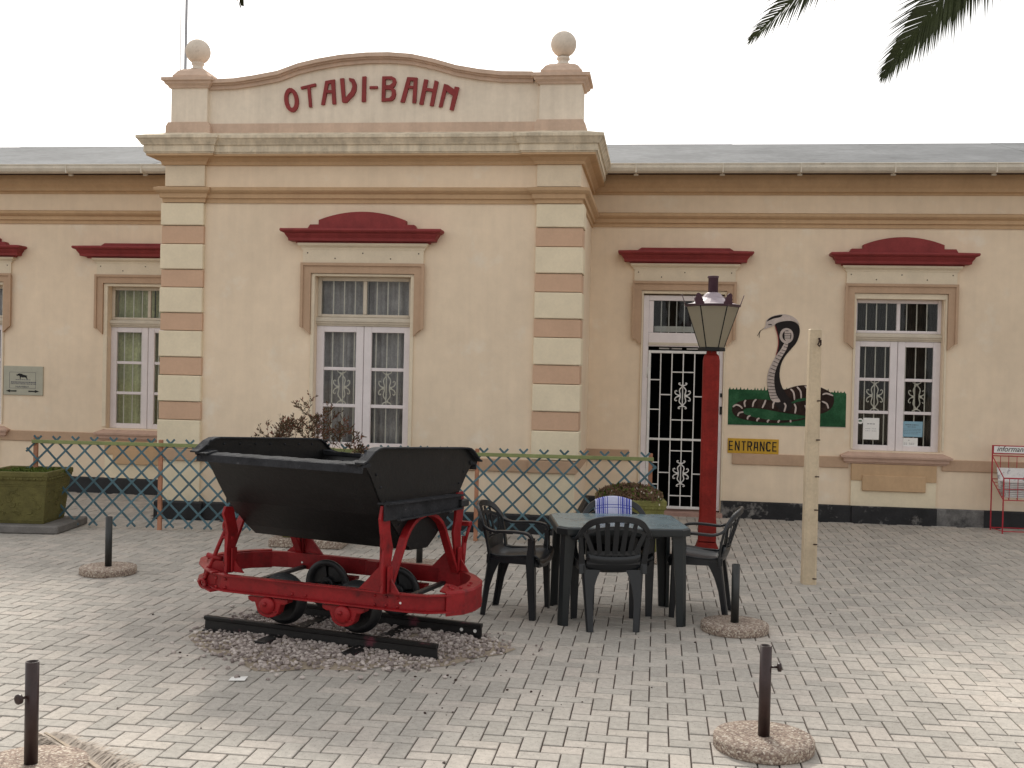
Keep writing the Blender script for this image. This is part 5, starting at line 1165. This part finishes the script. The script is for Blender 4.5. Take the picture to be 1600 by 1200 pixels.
    for x0, x1, w0, w1 in ((-.098, -.135, .036, .030), (-.049, -.068, .038, .034), (0, 0, .038, .036), (.049, .068, .038, .034), (.098, .135, .036, .030)): sl(x0, .50, x1, .79 - abs(x1) * .18, w0, w1)
    for s_ in (-1, 1): sl(s_ * .135, .515, s_ * .215, .705, .034, .030)
    bp_ = [(x, back(x, .742 - 1.1 * x * x) + .004, .742 - 1.1 * x * x) for x in [(-.225 + .45 * k / 12) for k in range(13)]]
    MB().ribbon(bp_, (0, 0, 1), .022, .011).build('back_rail', m_, e_)
    bp_ = [(x, back(x, .56) + .004, .555) for x in [(-.16 + .32 * k / 8) for k in range(9)]]
    MB().ribbon(bp_, (0, 0, 1), .028, .011).build('back_rail', m_, e_)
    lo = [(x, -.205 + .9 * x * x, .515) for x in [(-.19 + .38 * k / 8) for k in range(9)]]
    MB().ribbon(lo, (0, 0, 1), .09, .010).build('back_panel', m_, e_)
    return e_
ch0 = make_chair(); G_ = 'dark plastic armchairs around the table'
def setc(c, x, y, deg, lab): c.location = (x, y, 0); c.rotation_euler = (0, 0, math.radians(deg)); tag(c, lab, 'chair', G_)
setc(ch0, -.31, 7.96, 12.5, 'dark green plastic armchair nearest the camera with its back turned, tucked under the table')
c = copy_tree(ch0); setc(c, -1.01, 8.225, -98, 'dark green plastic armchair at the left end of the table beside the wagon buffer')
c = copy_tree(ch0); setc(c, .365, 8.51, 82, 'dark green plastic armchair at the right end of the table turned to the left')
c4 = copy_tree(ch0); setc(c4, -.27, 8.455, 190, 'dark green plastic armchair behind the table with the checked towel on its back')
# towel over the back of the far chair
tw_ = empty('checked_towel', (-.27, 8.455, 0), math.radians(190), 'white towel with blue checked bands hanging over the back of the far chair', 'towel')
def bk(x, z): return -.185 - .115 * (z - .42) / .38 + 1.15 * x * x
cols = 46; rowz = [.60, .64, .68, .72, .76, .79]; rows = []
for z in rowz: rows.append([(x, bk(x, min(z, .8)) + .016, z - .55 * x * x) for x in [(-.145 + .29 * i / cols) for i in range(cols + 1)]])
for dy, dz in ((.014, .832), (-.002, .838), (-.020, .832)): rows.append([(x, bk(x, .8) + dy, dz - 1.3 * x * x) for x in [(-.145 + .29 * i / cols) for i in range(cols + 1)]])
for z in reversed(rowz[2:]): rows.append([(x, bk(x, min(z, .8)) - .026, z - .55 * x * x) for x in [(-.145 + .29 * i / cols) for i in range(cols + 1)]])
W_ = cols + 1; cloth = MB().add([p for r in rows for p in r], [(j * W_ + i, j * W_ + i + 1, j * W_ + W_ + i + 1, j * W_ + W_ + i) for j in range(len(rows) - 1) for i in range(cols)], True).build('cloth', 'towel_white', tw_, fix=False)
cloth.data.materials.append(MATS['towel_blue']); pn = []
for j in range(len(rows) - 1):
    for i in range(cols): pn.append(1 if (i in (2, 3, 5, 6, 8, 10, 11, 13, 16, 30, 33, 35, 36, 38, 40, 41, 43)) else 0)
cloth.data.polygons.foreach_set('material_index', pn)
md = cloth.modifiers.new('thickness', 'SOLIDIFY'); md.thickness = .005
st = MB()
for j, z in enumerate((.63, .665, .70, .755, .775)):
    for dy in (.020, -.0305):
        st.ribbon([(x, bk(x, z) + dy, z - .55 * x * x) for x in [(-.143 + .286 * i / 12) for i in range(13)]], (0, 0, 1), .010, .002)
st.build('blue_stripe', 'towel_blue', tw_)
# ------------------------------------------------------------------ street lantern on red post
lp = empty('lantern_post', (.527, 11.0, 0), 0, 'red square timber post with hexagonal lantern in front of the entrance door', 'lamp post')
mb = MB(); z0 = .02
def sqring(h_, c, z): return [(-h_ + c, -h_, z), (h_ - c, -h_, z), (h_, -h_ + c, z), (h_, h_ - c, z), (h_ - c, h_, z), (-h_ + c, h_, z), (-h_, h_ - c, z), (-h_, -h_ + c, z)]
lv_ = [(.086, .004, .18), (.086, .006, .35), (.080, .018, .42), (.080, .018, 1.95), (.070, .012, 2.0), (.050, .01, 2.02), (.045, .01, 2.08)]
mb.add([p for a in lv_ for p in sqring(*a)], [(i * 8 + k, i * 8 + (k + 1) % 8, i * 8 + 8 + (k + 1) % 8, i * 8 + 8 + k) for i in range(len(lv_) - 1) for k in range(8)] + [tuple(range(8))]); mb.build('post', 'post_red', lp)
MB().box((-.135, -.135, 0), (.135, .135, .055), .006).box((-.115, -.115, .056), (.115, .115, .11), .006).prism([(-.108, .111), (.108, .111), (.088, .17), (-.088, .17)], -.10, .10).build('stepped_base', 'post_red', lp)
hx = lambda r, z: [(r * math.cos(math.pi / 3 * k + math.pi / 3 * 2), r * math.sin(math.pi / 3 * k + math.pi / 3 * 2), z) for k in range(6)]
MB().lathe([(.128, 2.045), (.132, 2.05), (.132, 2.078), (.120, 2.084)], (0, 0, 0), 6, False, rot=0).build('lower_ring', 'letter_black', lp)
MB().lathe([(.05, 2.02), (.05, 2.05)], (0, 0, 0), 8, False).build('socket', 'lamp_plum', lp)
b0, t0 = hx(.118, 2.085), hx(.252, 2.478)
for k in range(6):
    j = (k + 1) % 6
    MB().add([b0[k], b0[j], t0[j], t0[k]], [(0, 1, 2, 3)]).build('lantern_pane', 'lantern_glass', lp, solid=.003)
    MB().tube([b0[k], t0[k]], .006, 6).build('glazing_bar', 'letter_black', lp)
MB().lathe([(.255, 2.478), (.272, 2.482), (.272, 2.498), (.255, 2.502)], (0, 0, 0), 6, False).build('upper_ring', 'lamp_plum', lp)
MB().lathe([(.268, 2.5), (.20, 2.515), (.11, 2.565), (.075, 2.61), (.048, 2.622), (.047, 2.765), (.052, 2.767), (.052, 2.778), (.0001, 2.782)], (0, 0, 0), 6 * 3, False).build('roof', 'lamp_roof', lp)
MB().lathe([(.0485, 2.612), (.0485, 2.766), (.054, 2.768), (.054, 2.782), (.0001, 2.788)], (0, 0, 0), 20).build('chimney', 'lamp_plum', lp)
for k in range(6):
    a = math.pi / 3 * k; R_ = .262; d = Vector((math.cos(a), math.sin(a), 0)); s_ = Vector((-d.y, d.x, 0)); c = d * R_ + Vector((0, 0, 2.495))
    pr = [(-.045, 0), (.045, 0), (.05, .02), (.038, .03), (.042, .045), (.03, .06), (.03, .085), (.015, .10), (0, .105), (-.015, .10), (-.03, .085), (-.03, .06), (-.042, .045), (-.038, .03), (-.05, .02)]
    n = len(pr); vs = [c + s_ * p + Vector((0, 0, q)) + d * q * .35 for p, q in pr] + [c + s_ * p + Vector((0, 0, q)) + d * (q * .35 + .006) for p, q in pr]
    MB().add(vs, [tuple(range(n)), tuple(range(2 * n - 1, n - 1, -1))] + [(i, i + n, (i + 1) % n + n, (i + 1) % n) for i in range(n)]).build('crest', 'lamp_plum', lp)
MB().tube([(0, 0, 2.08), (0, 0, 2.2)], .03, 12).sphere((0, 0, 2.27), .05, 12, 8, (1, 1, 1.3)).build('bulb', 'lamp_roof', lp)
# ------------------------------------------------------------------ cream pole with hooks
cp = empty('cream_pole', (1.36, 9.89, 0), math.radians(6), 'weathered cream timber pole with small dark hooks standing on the paving', 'pole')
mb = MB(); lv_ = [(.060, .018, -.02), (.056, .018, 1.1), (.050, .016, 2.228), (.044, .012, 2.236)]
mb.add([p for a in lv_ for p in sqring(*a)], [(i * 8 + k, i * 8 + (k + 1) % 8, i * 8 + 8 + (k + 1) % 8, i * 8 + 8 + k) for i in range(3) for k in range(8)] + [tuple(range(8)), tuple(24 + k for k in range(8))]); o = mb.build('shaft', 'pole_cream', cp)
for z in (.06, .36, .66, .95, 1.27, 1.61): MB().tube([(.022, -.05, z), (.028, -.075, z + .002), (.05, -.076, z + .002)], .006, 6).build('screw', 'hook_dark', cp)
MB().tube([(.02, -.05, 2.15), (.024, -.075, 2.155), (.018, -.08, 2.12), (.008, -.08, 2.10), (.02, -.078, 2.085), (.034, -.076, 2.10), (.034, -.074, 2.14)], .007, 6).build('hook', 'hook_dark', cp)
MB().lathe([(.16, -.003), (.13, .003), (.08, .006), (.0001, .008)], (1.36, 9.89, 0), 24, wob=.05).build('cement_patch', 'cement_pale', kind='stuff', label='thin pale cement patch around the foot of the cream pole')
# ------------------------------------------------------------------ news rack
nr = empty('newspaper_rack', (4.30, 13.82, 0), math.radians(2), 'red wire newspaper rack with a white title plate against the right wall', 'newspaper rack')
def wire(*p, r=.006): return MB().tube(p, r, 6).build('wire', 'rack_red', nr)
xL, xR, yB_, yF = -.24, .24, .17, -.16
for x in (xL, xR):
    wire((x, yB_, 0), (x, yB_, 1.03), r=.008); wire((x + (.03 if x < 0 else -.03), yF, 0), (x + (.03 if x < 0 else -.03), yF, .66), r=.008); wire((x, yB_, .90), (x + (.03 if x < 0 else -.03), yF, .66)); wire((x, yB_, .62), (x + (.03 if x < 0 else -.03), yF, .40)); wire((x, yB_, .03), (x + (.03 if x < 0 else -.03), yF, .03))
    for k in range(1, 6): f = k / 6; wire((x + (.03 if x < 0 else -.03) * f, yB_ + (yF - yB_) * f, .62 - .22 * f), (x + (.05 if x < 0 else -.05) + 0, yB_ + (yF - yB_) * f, .62 - .22 * f), r=.004)
for y, z in ((yB_, .90), (yB_, .62), (yF, .66), (yF, .40), (yF, .03), (yB_, .03)):
    wire((xL + (.03 if y < 0 else 0), y, z), (xR - (.03 if y < 0 else 0), y, z), r=.009 if z == .66 else .006)
for k in range(1, 5):
    x = xL + .48 * k / 5; wire((x, yB_, .90), (x, yB_, .62), (x, yF, .40), (x, yF, .66), r=.004)
wire((xL + .03, yF, .53), (xR - .03, yF, .53), r=.004)
pn_ = empty('tp', (0, 0, 0)); bpy.data.objects.remove(pn_)
MB().box((xL, yB_ - .012, .925), (xR, yB_ - .004, 1.03)).build('title_frame', 'rack_red', nr); MB().box((xL + .012, yB_ - .016, .938), (xR - .012, yB_ - .0125, 1.018)).build('title_plate', 'paper_white', nr)
textobj('informanté', .092, (-.01, yB_ - .017, .985), 'letter_black', nr, 'title_lettering', .001, .35, .92)
for k in range(9):
    e_ = empty('newspaper', (4.30 + random.uniform(-.01, .01), 13.82 + (-.05) + k * .004, .43 + k * .021), math.radians(2 + random.uniform(-2, 2)), 'folded newspaper in the flat pile held by the red wire rack', 'newspaper', 'newspapers lying in the red rack')
    MB().box((-.185, -.10, 0), (.185, .12, .017), .005).box((-.185, -.104, .006), (.185, -.10, .0145)).build('sheets', 'paper_news', e_)
e_ = empty('newspaper', (4.29, 13.90, .62), math.radians(2), 'newspaper leaning upright behind the pile in the red wire rack', 'newspaper')
o = MB().box((-.19, -.01, -.12), (.19, .01, .15), .004).build('sheets', 'paper_news', e_); o.rotation_euler = (math.radians(-22), 0, 0)
# ------------------------------------------------------------------ litter
lt = empty('paper_scrap', (-2.367, 6.10, .004), .15, 'small white paper scrap lying on the sunlit paving in front of the wagon', 'paper')
MB().add([(-.045, -.035, 0), (.05, -.04, .003), (.052, .035, .006), (-.042, .04, .0)], [(0, 1, 2, 3)]).build('sheet', 'paper_white', lt, solid=.0015)
MB().lathe([(.006, .004), (.006, .008), (.0001, .009)], (.005, .022, 0), 8).build('speck', 'hook_dark', lt)

# ------------------------------------------------------------------ palms
def frond(p0, p1, p2, parent, nleaf=150,  leafl=.42, m_='palm_leaf', stem='palm_leaf', seed=0, nm='frond', droop=.35, up=Vector((0, 0, 1)), spread=.9, r0=.022, wl_=.020):
    r_ = random.Random(seed); p0, p1, p2 = Vector(p0), Vector(p1), Vector(p2); mb = MB()
    B = lambda t: p0 * (1 - t) ** 2 + p1 * 2 * t * (1 - t) + p2 * t * t
    D = lambda t: ((p1 - p0) * (1 - t) + (p2 - p1) * t).normalized()
    pts = [B(k / 16) for k in range(17)]
    mb.tube(pts, [r0 * (1 - .88 * k / 16) for k in range(17)], 6)
    for i in range(nleaf):
        t = .10 + .90 * (i + r_.random() * .6) / nleaf; t = min(t, .999); c = B(t); d = D(t); sd_ = d.cross(up); sd_ = sd_.normalized() if sd_.length > .05 else Vector((1, 0, 0)); nn = sd_.cross(d).normalized()
        L_ = leafl * (math.sin(math.pi * min(1, (t * .86 + .14))) ** .55) * r_.uniform(.85, 1.05)
        for s_ in (-1, 1):
            f = .45 + .4 * t + .7 * t ** 6; dr = (d * f + sd_ * s_ * spread * (1 - .55 * t ** 3) + nn * (.35 + r_.uniform(-.12, .12))).normalized()
            m1 = c + dr * L_ * .5; e1 = c + dr * L_ + Vector((0, 0, -1)) * L_ * droop * r_.uniform(.6, 1.2)
            w = d * wl_ * .5 * (1.15 - .5 * t)
            mb.add([c - w * .6, c + w * .6, m1 + w, m1 - w, e1], [(0, 1, 2, 3), (3, 2, 4)])
    o = mb.build(nm, m_, parent, fix=False); return o
def palm(x, y, hgt, lab, explicit, n, seed, Lr=(2.6, 3.4)):
    e_ = empty('palm_tree', (x, y, 0), 0, lab, 'palm tree'); r_ = random.Random(seed)
    prof = []; z = 0
    while z < hgt: prof += [(.20 + .02 * (1 if len(prof) % 4 < 2 else -1) + .1 * max(0, 1 - z / .5), z)]; z += .09
    prof += [(.30, hgt), (.34, hgt + .2), (.15, hgt + .45)]
    MB().lathe(prof, (0, 0, 0), 18, wob=.05).build('trunk', 'palm_bark', e_)
    for k in range(n):
        a = k * 2.39996 + seed; el = r_.uniform(-.35, 1.2); L_ = r_.uniform(*Lr); d = Vector((math.cos(a), math.sin(a), 0))
        if explicit and any((Vector(ex[2]) - Vector((x, y, hgt))).xy.normalized().dot(d.xy) > .75 for ex in explicit) and el < .7: continue
        if explicit and y > 4 and d.x * (-1 if x > 0 else 1) > .1: el = max(el, .75)
        p0 = Vector((0, 0, hgt + .3)) + d * .2; p1 = p0 + d * L_ * .5 * math.cos(el * .6) + Vector((0, 0, L_ * (.25 + .42 * el))); p2 = p0 + d * L_ * .95 + Vector((0, 0, L_ * (-.35 + .55 * el)))
        frond(p0, p1, p2, e_, 70, .40, seed=k)
    for k, (a, b_, c) in enumerate(explicit):
        o = Vector((x, y, 0)); frond(Vector(a) - o, Vector(b_) - o, Vector(c) - o, e_, 240, .60, seed=50 + k, droop=.22, wl_=.036, up=Vector((.1, -.9, .55)), r0=.045)
    return e_
palm(4.6, 8.0, 6.5, 'tall palm just outside the right of the view whose frond tips hang into the sky', [((4.4, 8, 6.8), (2.55, 8.0, 5.45), (1.50, 8, 3.93)), ((4.4, 7.9, 6.9), (2.2, 7.9, 5.75), (.59, 8, 4.20))], 22, 2)
palm(.4, -3.6, 6.8, 'palm behind the viewpoint with one frond tip just touching the top edge', [((.3, -3.4, 7.2), (-.9, 1.6, 6.2), (-1.62, 4.1, 3.22))], 14, 5)
# dead frond on the paving, lower left
df = empty('dead_palm_frond', (0, 0, 0), 0, 'dry grey brown palm frond lying on the paving at the lower left', 'palm frond')
random.seed(4); mb = MB(); P0, P1, P2 = Vector((-2.90, 4.98, .02)), Vector((-2.52, 4.64, .06)), Vector((-2.02, 4.20, .04))
B = lambda t: P0 * (1 - t) ** 2 + P1 * 2 * t * (1 - t) + P2 * t * t
MB().ribbon([B(k / 10) for k in range(11)], (0, 0, 1), [.012 + .02 * k / 10 for k in range(11)], [.012 + .015 * k / 10 for k in range(11)]).build('stem', 'palm_dry_stem', df)
for sd_, n_ in ((1, 330), (-1, 300)):
    for i in range(n_):
        t = .04 + .96 * i / n_ + random.uniform(-.01, .01); c = B(min(1, max(0, t))); d = (P2 - P0).normalized(); sv = d.cross(Vector((0, 0, 1))) * -sd_
        if sd_ > 0: dr = (d * -.15 + sv * .85 + Vector((0, 0, .30 + random.uniform(-.2, .2))) + d * random.uniform(-.3, .3)).normalized(); L_ = .05 + .11 * min(1, t * 1.6)
        else: dr = (-d * .8 + sv * .38 + Vector((0, 0, random.uniform(-.02, .12)))).normalized(); L_ = .15
        L_ *= random.uniform(.75, 1.1); w = d * .0055; m1 = c + dr * L_ * .55; e1 = c + dr * L_ + Vector((random.uniform(-.02, .02), random.uniform(-.02, .02), -.02 if sd_ > 0 else -.05))
        m1.z = max(m1.z, .006); e1.z = max(e1.z, .003); mb.add([c - w, c + w, m1 + w, m1 - w, e1], [(0, 1, 2, 3), (3, 2, 4)])
mb.build('leaflets', 'palm_dry', df, fix=False, kind='stuff')
